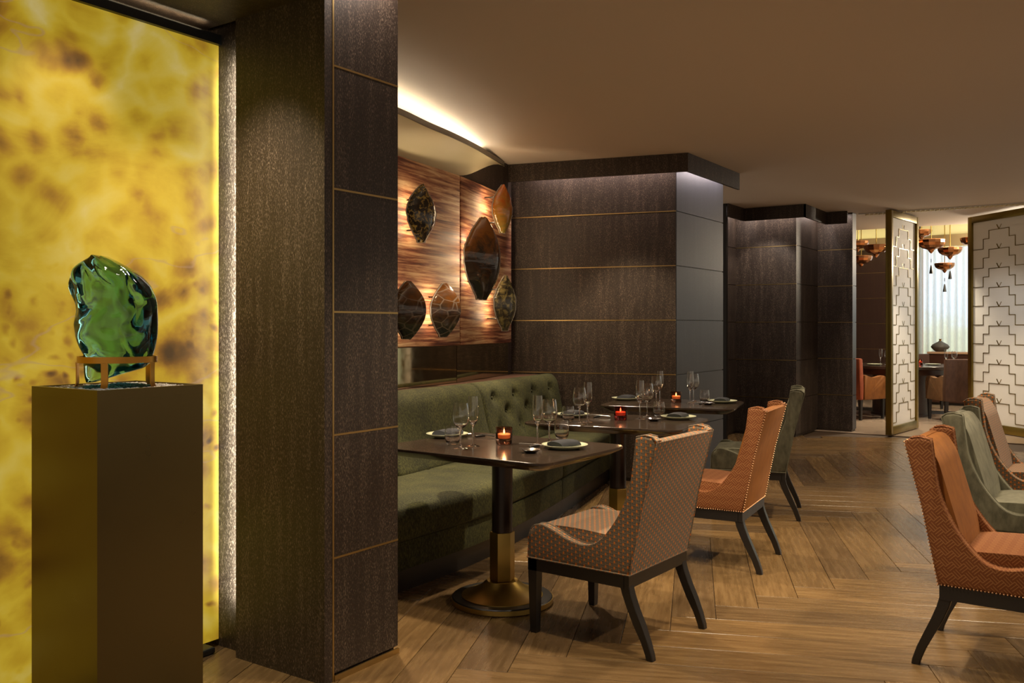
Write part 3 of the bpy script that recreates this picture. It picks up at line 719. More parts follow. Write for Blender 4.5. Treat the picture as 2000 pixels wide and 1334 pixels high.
# ------------------------------------------------------------------ tables
def table(i, px, py_, x, y, th, label):
    t = empty('dining_table', (x, y, 0), th, label, 'table', 'tables along the banquette')
    a, b = .375, .485
    def outline(q): return roundpoly([(-a + q, -b + q), (a - q, -b + q), (a - q, b - q), (-a + q, b - q)], .085 - q * .5, 6)
    bm = bmesh.new(); rows = [[bm.verts.new((x_, y_, z_)) for x_, y_ in outline(q)] for z_, q in ((.75, .003), (.748, .0), (.738, .0), (.733, .006), (.706, .06))]
    for r0, r1 in zip(rows, rows[1:]):
        for k in range(len(r0)): bm.faces.new((r0[k], r0[(k + 1) % len(r0)], r1[(k + 1) % len(r0)], r1[k]))
    bm.faces.new(rows[0]); bm.faces.new(rows[-1])
    obj('table_top', mesh(bm, 'table_top', M['top'], 25), t)
    bm = bmesh.new(); add_box(bm, (-.2, -.03, .690), (.2, .03, .7055)); add_box(bm, (-.03, -.25, .690), (.03, -.0301, .7055)); add_box(bm, (-.03, .0301, .690), (.03, .25, .7055))
    obj('under_frame', mesh(bm, 'under_frame', M['black'], 40), t)
    hexa = lambda r: [(r * math.cos(R(60 * k + 15)), r * math.sin(R(60 * k + 15))) for k in range(6)]
    obj('column', mesh(lathe([(.050, .338), (.050, .6895)], 28), 'column', M['tcolumn'], 40), t)
    obj('brass_sleeve', mesh(prism(hexa(.0605), .105, .3375, 'z', .003, 2), 'brass_sleeve', M['brass'], 30), t)
    bs = obj('base', mesh(lathe([(.0, .030), (.196, .030), (.196, .036), (.16, .048), (.11, .073), (.075, .104), (.0, .1045)], 48), 'base', M['brass'], 30), t)
    obj('base_rim', mesh(lathe([(.0, .0), (.240, .0), (.245, .004), (.245, .026), (.0, .0262)], 64), 'base_rim', M['brass'], 30), bs)
    obj('black_ring', mesh(lathe([(.0, .0264), (.243, .0264), (.238, .031), (.19, .0325), (0, .0325)], 64), 'black_ring', M['black'], 30), bs)
    return t
TB = []
for i, (X, d, th, lab) in enumerate([(-.047, 4.326, -1, 'dark square pedestal table with hexagonal brass sleeve, nearest the camera'),
                                     (.65, 5.5, 9, 'dark square pedestal table in the middle, behind the orange-dash chair'),
                                     (1.215, 6.74, 14, 'dark square pedestal table farthest back, beside the bluish daylit wall')]):
    x, y = W2(X, d); TB.append((table(i, 0, 0, x, y, R(th), lab), th))

# ------------------------------------------------------------------ tableware
ZT = .75
def wall_glass(prof, th): return prof
wine_p = [(0, 0), (.034, 0), (.035, .0015), (.02, .004), (.006, .009), (.0038, .02), (.0034, .08), (.0055, .092), (.018, .100), (.033, .116), (.0405, .140), (.041, .158), (.037, .190), (.032, .215),
          (.0312, .215), (.0362, .190), (.0400, .158), (.0395, .140), (.032, .117), (.017, .102), (0, .098)]
flute_p = [(0, 0), (.031, 0), (.032, .0015), (.018, .004), (.005, .009), (.0036, .02), (.0034, .088), (.006, .098), (.014, .108), (.022, .125), (.0262, .150), (.0265, .175), (.0245, .215), (.0225, .24),
           (.0217, .24), (.0237, .215), (.0257, .175), (.0254, .150), (.021, .126), (.013, .110), (0, .104)]
tumb_p = [(0, 0), (.024, 0), (.028, .003), (.036, .022), (.0385, .045), (.037, .07), (.033, .093), (.0322, .093), (.0361, .07), (.0375, .045), (.035, .024), (.027, .011), (0, .010)]
GL = {'wine_glass': mesh(lathe(wine_p, 28, False), 'wine_glass', M['glass'], 60), 'champagne_flute': mesh(lathe(flute_p, 28, False), 'champagne_flute', M['glass'], 60),
      'water_tumbler': mesh(lathe(tumb_p, 28, False), 'water_tumbler', M['glass'], 60)}
plate_me = mesh(lathe([(0, .004), (.06, .004), (.066, 0), (.072, .003), (.095, .009), (.108, .016), (.110, .019), (.107, .0195), (.094, .0135), (.070, .0085), (0, .0085)], 48, False), 'plate', M['plate'], 50)
def napkin_mesh():
    bm = bmesh.new(); n = 8
    rows = []
    prof = [(-.052, 0), (-.056, .010), (-.050, .021), (-.03, .027), (0, .030), (.03, .026), (.045, .016), (.048, .004), (.045, 0)]
    for i in range(n + 1):
        x = -.066 + .132 * i / n; k = 1 - .18 * abs(i / n - .5) * 2
        rows.append([bm.verts.new((x + .01 * z0 / .03, y0 * (1 - .1 * (i / n)), z0 * k + .003 * noise.noise(Vector((x * 30, y0 * 30, 1))))) for y0, z0 in prof])
    for a, b in zip(rows, rows[1:]):
        for j in range(len(prof) - 1): bm.faces.new((a[j], a[j + 1], b[j + 1], b[j]))
        bm.faces.new((a[-1], a[0], b[0], b[-1]))
    bm.faces.new(rows[0]); bm.faces.new(rows[-1]); return mesh(bm, 'napkin', M['napkin'], 50)
nap_me = napkin_mesh()
def nap_fold():
    bm = bmesh.new(); rows = []
    for i in range(7):
        x = -.06 + .12 * i / 6; rows.append([bm.verts.new((x, -.058 - .004 * math.sin(i), z)) for z in (.002, .007)] + [bm.verts.new((x, -.03, z)) for z in (.008, .002)])
    for a, b in zip(rows, rows[1:]):
        for j in range(4): bm.faces.new((a[j], a[(j + 1) % 4], b[(j + 1) % 4], b[j]))
    bm.faces.new(rows[0]); bm.faces.new(rows[-1]); return mesh(bm, 'folded_edge', M['napkin'], 30)
fold_me = nap_fold()
dish_me = mesh(lathe([(0, 0), (.022, 0), (.034, .006), (.044, .014), (.0455, .016), (.043, .0155), (.032, .0085), (0, .004)], 32, False), 'sauce_dish', M['steel'], 50)
def spoon_mesh():
    bm = bmesh.new(); add_tube(bm, [(0, -.09, .006), (0, -.03, .009), (0, .03, .011), (0, .055, .007)], [.0042, .003, .0024, .003], 8)
    vs0 = len(bm.verts); bmesh.ops.create_uvsphere(bm, u_segments=14, v_segments=8, radius=1, matrix=Matrix.Translation((0, .078, .0075)) @ Matrix.Diagonal((.017, .027, .0052, 1)))
    return mesh(bm, 'spoon', M['steel'], 60)
spoon_me = spoon_mesh()
rest_me = mesh(box((-.035, -.006, 0), (.035, .006, .009), .003), 'cutlery_rest', M['black'], 40)
cup_p = [(0, 0), (.034, 0), (.039, .004), (.041, .03), (.041, .082), (.038, .082), (.038, .030), (.035, .026), (0, .026)]
cup_me = {k: mesh(lathe(cup_p, 32, False), 'glass_cup', M[k], 60) for k in ('glass_smoke', 'glass_red')}
wax_me = mesh(lathe([(0, .027), (.031, .027), (.032, .030), (.032, .046), (.030, .047), (.012, .0445), (0, .0445)], 24, False), 'tea_light', M['wax'], 50)
flame_me = mesh(lathe([(0, .047), (.003, .050), (.0045, .056), (.0036, .063), (.0015, .071), (0, .075)], 12, False), 'flame', M['flame'], 60)
base_cl = mesh(lathe([(0, -.0), (.0, .0)], 6, False) if False else lathe([(0, .0002), (.033, .0002), (.0335, .002), (0, .002)], 24, False), 'cup_foot', M['glass'], 50)
tn = ['nearest', 'middle', 'farthest']; sn = ['banquette', 'chair']
def item(kind, data, p, label, cat, group, rz=0): return obj(kind, data, None, p, (0, 0, rz), label, cat, group)
def setting(ti, si, plate, tumb, wine, flu, dish, spoon_at, rz):
    w = f'on the {sn[si]} side of the {tn[ti]} table'
    g = 'place settings on the booth tables'
    P = lambda q: on_z(q[0], q[1], ZT + .0006)
    if plate:
        p = P(plate); item('dinner_plate', plate_me, p, f'pale green plate under a dark napkin {w}', 'plate', g)
        n = empty('napkin', p + Vector((0, 0, .0124)), rz, f'folded charcoal napkin lying on the plate {w}', 'napkin', g)
        obj('folded_top', nap_me, n); obj('folded_edge', fold_me, n)
    item('water_tumbler', GL['water_tumbler'], P(tumb), f'clear stemless water tumbler {w}', 'glass', g)
    item('wine_glass', GL['wine_glass'], P(wine), f'clear stemmed wine glass {w}', 'wine glass', g)
    item('champagne_flute', GL['champagne_flute'], P(flu), f'clear narrow champagne flute {w}', 'flute', g)
    if dish:
        item('sauce_dish', dish_me, P(dish), f'small shiny steel sauce dish {w}', 'dish', g)
    if spoon_at:
        p = P(spoon_at); item('cutlery_rest', rest_me, p, f'small black cutlery rest {w}', 'cutlery rest', g, rz)
        item('spoon', spoon_me, p + Vector((0, 0, .0035)), f'steel spoon leaning on a black rest {w}', 'spoon', g, rz + R(8))
setting(0, 0, (873.5, 853), (884, 868), (900, 876), (924, 871), None, (938, 853), R(-8))
setting(0, 1, (1103, 875), (1097, 857), (1073, 865), (1050, 868.5), (1036, 884), (1044, 873.5), R(170))
setting(1, 0, (1117, 813.5), (1110, 823), (1132, 828), (1148, 824), None, (1166, 815), R(-4))
setting(1, 1, (1325, 818), (1287, 813), (1264, 814.5), (1250, 818), (1277, 822), None, R(185))
setting(2, 0, (1222, 781), (1257, 788), (1282, 792), (1289, 786), None, None, R(0))
setting(2, 1, (1411, 786.5), (1376, 785.5), (1355, 784.5), (1348, 787.5), (1383, 790.5), (1368, 789.5), R(190))
for ti, (px, py, mk) in enumerate([(984.5, 867, 'glass_smoke'), (1212, 820, 'glass_red'), (1320.5, 786, 'glass_smoke')]):
    p = on_z(px, py, ZT + .0006)
    c = empty('candle_holder', p, 0, f"lit tea light in a {'dark red' if mk == 'glass_red' else 'smoky amber'} glass cup on the {tn[ti]} table", 'candle', 'candles on the booth tables')
    obj('glass_cup', cup_me[mk], c); obj('tea_light', wax_me, c); obj('flame', flame_me, c)
    point('candle_light', p + Vector((0, 0, .10)), .35, (1, .5, .2), .008)

# ------------------------------------------------------------------ dining chairs
side_curve = [(-.245, .885), (-.235, .80), (-.215, .68), (-.165, .56), (-.085, .455), (-.015, .418), (.07, .426), (.15, .456), (.215, .474), (.262, .462), (.283, .42)]
def side_poly():
    c = [(p.x, p.y) for p in spline([(a, b, 0) for a, b in side_curve], 5)]
    top = [(-.338, .876), (-.318, .888), (-.285, .893), (-.262, .892)]
    return [(-.215, .326), (-.238, .45), (-.272, .62), (-.318, .80)] + top + c + [(.285, .326)]
HW = .265
def make_chair(fab_side, fab_in, fab_back, nails, pipe_mat):
    t = empty('dining_chair', (0, 0, 0))
    poly = side_poly()
    for s in (-1, 1):
        lo, hi = (HW - .055, HW) if s > 0 else (-HW, -HW + .055)
        obj('side_panel', mesh(prism(poly, lo, hi, 'x', .014, 3), 'side_panel', M[fab_side], 40), t)
    # inner back cushion and outer back
    bp = [(-.225, .40), (-.250, .52), (-.285, .68), (-.325, .84), (-.318, .868), (-.270, .872), (-.225, .80), (-.185, .66), (-.145, .52), (-.130, .42)]
    obj('back_cushion', mesh(prism(roundpoly(bp, .03, 3), -HW + .057, HW - .057, 'x', .012, 2), 'back_cushion', M[fab_in], 45), t)
    ob = [(-.217, .327), (-.240, .45), (-.274, .62), (-.320, .80), (-.338, .868), (-.330, .874), (-.305, .872), (-.292, .80), (-.245, .62), (-.212, .45), (-.190, .327)]
    obj('backrest', mesh(prism(ob, -HW + .006, HW - .006, 'x', .004, 2), 'backrest', M[fab_back], 30), t)
    # seat
    bm = prism(roundpoly([(-.17, .328), (.288, .328), (.292, .42), (.27, .462), (.1, .474), (-.10, .462), (-.17, .45)], [.005, .01, .03, .03, .1, .05, .01], 4), -HW + .056, HW - .056, 'x', .02, 3)
    obj('seat', mesh(bm, 'seat', M[fab_side], 45), t)
    # apron
    bm = bmesh.new()
    add_box(bm, (-HW + .004, -.212, .272), (HW - .004, -.188, .3255)); add_box(bm, (-HW + .004, .262, .272), (HW - .004, .286, .3255))
    for s in (-1, 1): add_box(bm, (s * (HW - .004) - (0.024 if s > 0 else 0), -.190, .272), (s * (HW - .004) + (0.024 if s < 0 else 0), .264, .3255))
    obj('apron', mesh(bm, 'apron', M['black'], 20), t)
    for s in (-1, 1):
        bm = bmesh.new(); x = s * (HW - .026); rows = []
        for z, w in ((0, .0145), (.012, .016), (.16, .0195), (.27, .022), (.3245, .022)):
            rows.append([bm.verts.new((x + a * w, .263 + b * w, z)) for a, b in ((-1, -1), (1, -1), (1, 1), (-1, 1))])
        for a, b in zip(rows, rows[1:]):
            for k in range(4): bm.faces.new((a[k], a[(k + 1) % 4], b[(k + 1) % 4], b[k]))
        bm.faces.new(rows[0]); bm.faces.new(rows[-1])
        obj('leg', mesh(bm, 'leg', M['black'], 20), t)
        bm = bmesh.new(); rows = []
        for z, y, w in ((0, -.300, .0150), (.02, -.296, .0160), (.07, -.278, .0175), (.13, -.250, .0195), (.19, -.222, .021), (.245, -.200, .022), (.29, -.188, .022), (.3245, -.186, .022)):
            rows.append([bm.verts.new((x + a * (w if w < .02 else .020), y + b * w, z)) for a, b in ((-1, -1), (1, -1), (1, 1), (-1, 1))])
        for a, b in zip(rows, rows[1:]):
            for k in range(4): bm.faces.new((a[k], a[(k + 1) % 4], b[(k + 1) % 4], b[k]))
        bm.faces.new(rows[0]); bm.faces.new(rows[-1])
        bmesh.ops.bevel(bm, geom=[e for e in bm.edges if abs((e.verts[0].co - e.verts[1].co).z) > .01], offset=.003, segments=1, affect='EDGES')
        obj('leg', mesh(bm, 'leg', M['black'], 20), t)
    # piping along the arm line, the back edges and the bottom
    arm = [(-.318, .888), (-.285, .894)] + [(p.x, p.y) for p in spline([(a, b, 0) for a, b in side_curve], 4)] + [(.2865, .33)]
    rear = [(-.2165, .328), (-.24, .45), (-.274, .62), (-.32, .80), (-.338, .872), (-.318, .888)]
    def pipe(pts, r): obj('piping', mesh(tube(pts, r, 5), 'piping', M[pipe_mat], 50), t)
    for s in (-1, 1):
        for q in (HW - .006, HW - .049): pipe([(s * q, a, b) for a, b in arm], .0034)
        if not nails: pipe([(s * (HW - .003), a, b) for a, b in rear], .0036)
    if not nails: pipe([(-HW, .288, .328), (-HW, -.216, .328), (HW, -.216, .328), (HW, .288, .328), (-HW + .004, .288, .328)], .004)
    if nails:
        bm = bmesh.new()
        def nail(x, y, z):
            q = [bm.verts.new((x + a * .0046, y + b * .0046, z + c * .0046)) for a, b, c in ((1, 0, 0), (-1, 0, 0), (0, 1, 0), (0, -1, 0), (0, 0, 1), (0, 0, -1))]
            for a in (0, 1):
                for b in (2, 3):
                    for c in (4, 5): bm.faces.new((q[a], q[b], q[c]))
        def run(a, b, step=.0125):
            a, b = Vector(a), Vector(b); n = max(1, int((b - a).length / step))
            for i in range(n): nail(*(a.lerp(b, i / n)))
        for s in (-1, 1):
            for (y0, z0), (y1, z1) in zip(rear, rear[1:]): run((s * HW, y0, z0), (s * HW, y1, z1))
            run((s * HW, -.216, .329), (s * HW, .286, .329))
        run((-HW, -.2175, .329), (HW, -.2175, .329)); run((-HW, .288, .329), (HW, .288, .329))
        obj('nailhead_trim', mesh(bm, 'nailhead_trim', plain('antique_nailhead', (.42, .24, .13), .4, .8), 60), t, kind='stuff')
    return t
def place(t, x, y, deg, label, grp):                               # deg: direction the chair faces
    t.location = (x, y, 0); t.rotation_euler = (0, 0, R(deg - 90)); tag(t, label, 'chair', grp)
g1 = 'dining chairs facing the banquette'; g2 = 'dining chairs in the row at the right edge'
cw = make_chair('weave', 'weave', 'weave', False, 'weave'); co_ = make_chair('basket', 'velvet_orange', 'velvet_orange', True, 'basket'); cg = make_chair('velvet_green', 'velvet_green', 'velvet_green', False, 'velvet_green')
place(cw, *W2(.4547, 3.926), 87.4, 'taupe chair with orange dash weave, pulled up to the nearest table', g1)
place(co_, *W2(1.175, 5.147), 96, 'orange chair with nailhead trim, pulled up to the middle table', g1)
place(cg, *W2(1.745, 6.43), 106, 'sage velvet chair seen from behind at the farthest table', g1)
def rot(deg): return R(deg - 90)
dup(co_, Vector((4.045, .362, 0)), rot(-91.4), 'orange chair with nailhead trim at the right edge, facing away from the booth', g2)
dup(cg, Vector((5.19, .40, 0)), rot(-92), 'sage velvet chair behind the orange one at the right edge', g2)
dup(cw, Vector((6.27, .44, 0)), rot(-92), 'taupe orange-dash chair farthest back at the right edge', g2)

# ------------------------------------------------------------------ pedestal and glass sculpture
pfx, pfy = W2(-.4629 * 2.6, 2.6); PS = .362; PZ = 1.139
pc = Vector((pfx + PS / 2, pfy + PS / 2, 0))
ped = empty('display_pedestal', pc, 0, 'tall square bronze-lacquered pedestal in front of the golden onyx slab', 'pedestal')
h = PS / 2
bm = bmesh.new(); add_box(bm, (-h, -h, 0), (h, h, PZ - .03), 0)
obj('body', mesh(bm, 'body', M['pedestal'], 0), ped)
bm = bmesh.new()
for lo, hi in (((-h, -h, PZ - .0299), (h, -h + .014, PZ)), ((-h, h - .014, PZ - .0299), (h, h, PZ)), ((-h, -h + .014, PZ - .0299), (-h + .014, h - .014, PZ)), ((h - .014, -h + .014, PZ - .0299), (h, h - .014, PZ))): add_box(bm, lo, hi)
obj('rim', mesh(bm, 'rim', M['pedestal'], 0), ped)
def pebbles(name, mat, n, rmin, rmax, zs, lab, cat):
    bm = bmesh.new(); bmesh.ops.create_icosphere(bm, subdivisions=1, radius=1); bv = [v.co.copy() for v in bm.verts]; bf = [[v.index for v in f.verts] for f in bm.faces]; bm.free()
    rnd = random.Random(3); V = []; Fc_ = []
    for i in range(n):
        while True:
            x, y = rnd.uniform(-h + .024, h - .024), rnd.uniform(-h + .024, h - .024)
            if rmin <= math.hypot(x * .9, y) <= rmax: break
        hump = max(0, .010 * (1 - math.hypot(x, y) / .1)) if rmin == 0 else 0
        T = Matrix.Translation((x, y, zs + hump + rnd.uniform(-.004, .005))) @ Matrix.Rotation(rnd.uniform(0, 6), 4, 'Z') @ Matrix.Rotation(rnd.uniform(-.5, .5), 4, 'X') @ Matrix.Diagonal((rnd.uniform(.005, .009), rnd.uniform(.003, .005), rnd.uniform(.002, .004), 1))
        k = len(V); V += [T @ v for v in bv]; Fc_ += [[a + k for a in f] for f in bf]
    me = bpy.data.meshes.new(name); me.from_pydata(V, [], Fc_); me.materials.append(M[mat])
    obj(name, me, None, pc, label=lab, cat=cat, kind='stuff')
pebbles('grey_gravel', 'gravel', 2300, .104, .5, PZ - .009, 'loose grey gravel filling the top of the pedestal', 'gravel')
pebbles('green_gravel', 'gravelg', 1000, 0, .094, PZ - .008, 'dark green gravel heaped under the glass sculpture', 'gravel')
# sculpture: outline per height, seen from the camera
sc_d = pc.x * CY + pc.y * SY; kx = sc_d / FPX
def zpx(px, py): return ((110 + px / 4.447 - 1000) * kx, EYE - (480 + py / 4.447 - HORIZ) * kx)
OUT = [(90, 335, 415), (130, 255, 515), (170, 195, 590), (210, 160, 660), (260, 143, 730), (340, 146, 795), (430, 172, 838), (510, 205, 858), (570, 212, 863), (620, 201, 866), (680, 188, 866), (780, 206, 858),
       (860, 235, 846), (930, 253, 833), (1010, 250, 812), (1060, 252, 760), (1100, 256, 620), (1150, 266, 450), (1185, 282, 330)]
xc_mean = zpx(500, 0)[0]
bm = bmesh.new(); rings = []; NS = 40
def outl(py):
    for a, b in zip(OUT, OUT[1:]):
        if a[0] <= py <= b[0]:
            f = (py - a[0]) / (b[0] - a[0]); return a[1] + (b[1] - a[1]) * f, a[2] + (b[2] - a[2]) * f
ys = [90 + (1185 - 90) * i / 46 for i in range(47)]
for i, py in enumerate(ys):
    l, r_ = outl(py); x0, z = zpx(l, py); x1, _ = zpx(r_, py); cx, hw = (x0 + x1) / 2, (x1 - x0) / 2
    dep = .085 * math.sin(math.pi * min(1, max(.06, (i + 1.5) / 49))) ** .55; ring = []
    for k in range(NS):
        a = 2 * math.pi * k / NS; ca_, sa_ = math.cos(a), math.sin(a)
        ex = math.copysign(abs(ca_) ** .85, ca_); ey = math.copysign(abs(sa_) ** .85, sa_)
        yy = ey * dep
        nz = noise.noise(Vector((ex * 1.5, z * 9, ey * 1.5 + 4))); nz2 = noise.noise(Vector((ex * 2.6 + 7, z * 16, ey * 2.6)))
        yy += (abs(nz) * -.06 + nz2 * .014) * (1 if i < 36 else .3) * (1 if sa_ < 0 else -1) * abs(sa_) ** .6
        p = W(cx + ex * hw, sc_d + yy, z); ring.append(bm.verts.new((p.x - pc.x, p.y - pc.y, p.z - PZ)))
    rings.append(ring)
for a, b in zip(rings, rings[1:]):
    for k in range(NS): bm.faces.new((a[k], a[(k + 1) % NS], b[(k + 1) % NS], b[k]))
bm.faces.new(rings[0]); bm.faces.new(rings[-1])
sc = obj('glass_rock', mesh(bm, 'glass_rock', M['sculpt'], 60), None, pc + Vector((0, 0, PZ)), label='translucent green cast glass rock sculpture on the pedestal', cat='sculpture')
st = empty('sculpture_stand', pc + Vector((0, 0, PZ - .012)), 0, 'copper brass ring stand with legs holding the green glass rock', 'stand')
xa, za = zpx(215, 985); xb, _ = zpx(852, 985); rx = (xb - xa) / 2; cxr = (xa + xb) / 2; ry = .106; zr = za - PZ + .012
cen = W(cxr, sc_d, 0) - pc
vr = Vector((SY, -CY, 0)); vf = Vector((CY, SY, 0))
bm = bmesh.new(); rr = []
for k in range(56):
    a = 2 * math.pi * k / 56; u = vr * math.cos(a) * rx + vf * math.sin(a) * ry; n = u.normalized() * .003
    rr.append([bm.verts.new(cen + u - n + Vector((0, 0, zr - .010))), bm.verts.new(cen + u + n + Vector((0, 0, zr - .010))), bm.verts.new(cen + u + n + Vector((0, 0, zr + .010))), bm.verts.new(cen + u - n + Vector((0, 0, zr + .010)))])
for i in range(56):
    a, b = rr[i], rr[(i + 1) % 56]
    for k in range(4): bm.faces.new((a[k], a[(k + 1) % 4], b[(k + 1) % 4], b[k]))
obj('ring', mesh(bm, 'ring', M['amber_brass'], 60), st)
for ang in (-86, -172, -12, 62):
    a = R(ang); u = vr * math.cos(a) * rx + vf * math.sin(a) * ry; n = u.normalized(); tt = Vector((-n.y, n.x, 0)); bm = bmesh.new(); rows = []
    for z, o in ((zr - .009, .004), (zr - .03, .003), (.02, .003), (.006, .010), (0, .014)):
        c = cen + u + n * o; rows.append([bm.verts.new(c + tt * s * .0105 + n * q + Vector((0, 0, z))) for s, q in ((-1, 0), (1, 0), (1, .004), (-1, .004))])
    for A_, B_ in zip(rows, rows[1:]):
        for k in range(4): bm.faces.new((A_[k], A_[(k + 1) % 4], B_[(k + 1) % 4], B_[k]))
    bm.faces.new(rows[0]); bm.faces.new(rows[-1])
    obj('leg', mesh(bm, 'leg', M['amber_brass'], 30), st)

# ------------------------------------------------------------------ shells on the art panels
def shell_mesh(Wd, H, D, mat, seed, ridge=0, tip=.5, blunt=.42):
    bm = bmesh.new(); nt_, ns = 26, 14; F = []; Bk = []
    for i in range(nt_ + 1):
        t = i / nt_; rf = []; rb = []
        w = (math.sin(math.pi * (t ** .95) * .95 + .01)) ** .95 if t < 1 else 0
        w = max(w, .03 if t < .04 else 0); w = max(w, blunt * (1 - .35 * (t - .7) / .3)) if t > .7 else w
        jag = 1 + .07 * noise.noise(Vector((t * 17, seed, 0)))
        for j in range(ns + 1):
            s = -1 + 2 * j / ns
            x = s * w * Wd / 2 * jag; z = (.5 - t) * H + .018 * H * noise.noise(Vector((s * 4, t * 3, seed)))
            dome = D * (1 - abs(s) ** 2.2) * (max(.02, math.sin(math.pi * min(1, max(0, t * .9 + .06)))) ** .6) + ridge * (1 - min(1, abs(s) * 2.5)) * math.sin(math.pi * t)
            rf.append(bm.verts.new((x, -dome, z))); rb.append(bm.verts.new((x * .975, -dome + .012, z)))
        F.append(rf); Bk.append(rb)
    for i in range(nt_):
        for j in range(ns):
            bm.faces.new((F[i][j], F[i + 1][j], F[i + 1][j + 1], F[i][j + 1])); bm.faces.new((Bk[i][j], Bk[i][j + 1], Bk[i + 1][j + 1], Bk[i + 1][j]))
        for j in (0, ns): bm.faces.new((F[i][j], Bk[i][j], Bk[i + 1][j], F[i + 1][j]))
    for j in range(ns):
        for i in (0, nt_): bm.faces.new((F[i][j], F[i][j + 1], Bk[i][j + 1], Bk[i][j]))
    rim = [v.co.copy() for v in [r[0] for r in F]] + [v.co.copy() for v in reversed([r[-1] for r in F])]
    return mesh(bm, 'shell_body', M[mat], 50), rim
shells = [  # px, py, seg, height px, width m, dome, turn, material, label
    (823, 417, 0, 113, .25, .07, 20, 'shell_speck', 0, 'black shell with yellow speckles high on the art panel nearer the pier'),
    (793, 606, 0, 112, .30, .11, 5, 'shell_blue', .05, 'amber and blue shell half hidden by the edge of the dark pier'),
    (865, 606, 0, 104, .30, .10, 5, 'shell_blue', .05, 'ribbed amber and blue shell low on the art panel near the panel joint'),
    (940, 505, 1, 160, .48, .13, 12, 'shell_dark', .02, 'largest dark brown tortoise shell in the middle of the farther art panel'),
    (981, 408, 1, 94, .22, .07, 28, 'shell_amber', .0, 'slender glowing orange and yellow shell at the top right of the art'),
    (986, 592, 1, 108, .25, .07, 26, 'shell_green', .0, 'slender green speckled shell at the lower right of the art')]
for px, py, sg, hp, wd_, dm, turn, mk, ridge, lab in shells:
    A, t, n, L = seg_info[sg]; off = .16 if px < 970 else .20
    dirv = (W((px - 1000) / FPX, 1) - Vector((0, 0, 0))); o_ = Vector((0, 0, 0))
    A2 = A + n * off; k = (A2 - o_).dot(n) / dirv.dot(n); P = dirv * k; dd = k
    z = EYE - (py - HORIZ) * dd / FPX; H = hp * dd / FPX
    rz = math.atan2(t.y, t.x) - R(turn)
    if px > 970: along = (P - A).dot(t)
    root = empty('wall_shell', (P.x, P.y, z), rz, lab, 'wall sculpture', 'shells on the art panels')
    me, rim = shell_mesh(wd_, H, dm, mk, px * .37, ridge)
    obj('shell_body', me, root)
    obj('rim', mesh(tube(rim, .0045, 5, True), 'rim', M['rim'], 60), root)
    bm = bmesh.new()
    inv = Matrix.Rotation(-rz, 3, 'Z')
    for dz in (H * .25, -H * .28):
        q = inv @ (-n * (off - .05)); add_tube(bm, [(0, -.02, dz), (q.x, q.y, dz)], .006, 6)
    obj('bracket', mesh(bm, 'bracket', M['blackmetal'], 60), root)
    bp = Vector((P.x, P.y, 0)) - n * (off - .125)
    for s in (-1, 0, 1): point('shell_backlight', (bp.x, bp.y, z + s * H * .26), 1.15 * H / .4, (1, .74, .44), .04)

# ------------------------------------------------------------------ folding screens
def screen(p0, p1, z0, z1, label):
    a, b = Vector((*p0, 0)), Vector((*p1, 0)); t = (b - a).normalized(); L = (b - a).length
    r = empty('folding_screen', (a.x, a.y, 0), math.atan2(t.y, t.x), label, 'screen', 'white stepped-lattice screens')
    fw = .075; dp = .035
    for lo, hi in (((0, -dp, z0), (fw, dp, z1)), ((L - fw, -dp, z0), (L, dp, z1))): obj('stile', mesh(box(lo, hi, .006), 'stile', M['olive_brass'], 30), r)
    for lo, hi in (((fw, -dp, z0), (L - fw, dp, z0 + .10)), ((fw, -dp, z1 - .085), (L - fw, dp, z1))): obj('rail', mesh(box(lo, hi, .006), 'rail', M['olive_brass'], 30), r)
    obj('panel', mesh(box((fw, -.008, z0 + .1), (L - fw, .008, z1 - .085)), 'panel', M['screen'], 0), r)
    w = L - 2 * fw; ph = (z1 - z0 - .185) / 10.6
    bm = bmesh.new(); pts = [(0, 0), (.2, 0), (.2, .52), (.31, .52), (.31, .95), (.69, .95), (.69, .52), (.8, .52), (.8, 0), (1, 0)]
    hb = .0036
    for (x0, y0), (x1, y1) in zip(pts, pts[1:]):
        add_box(bm, (min(x0, x1) * w - hb, -.014, min(y0, y1) * ph - hb), (max(x0, x1) * w + hb, .014, max(y0, y1) * ph + hb))
    for s in (-1, 1): add_tube(bm, [(.5 * w, 0, .95 * ph), (.5 * w + s * .04, 0, 1.2 * ph)], .012, 5)
    me = mesh(bm, 'lattice_step', M['olive_brass'], 0)
    for k in range(10): obj('lattice_step', me, r, (fw, 0, z0 + .1 + ph * (k + .15)))
    return r
screen(W2(4.549, 10.83), W2(5.253, 11.65), .012, 2.74, 'white screen with stepped brass lattice, standing open between pier and window')
screen(W2(5.94, 11.62), W2(6.13, 10.56), .012, 2.74, 'white screen with stepped brass lattice at the right edge of the picture')

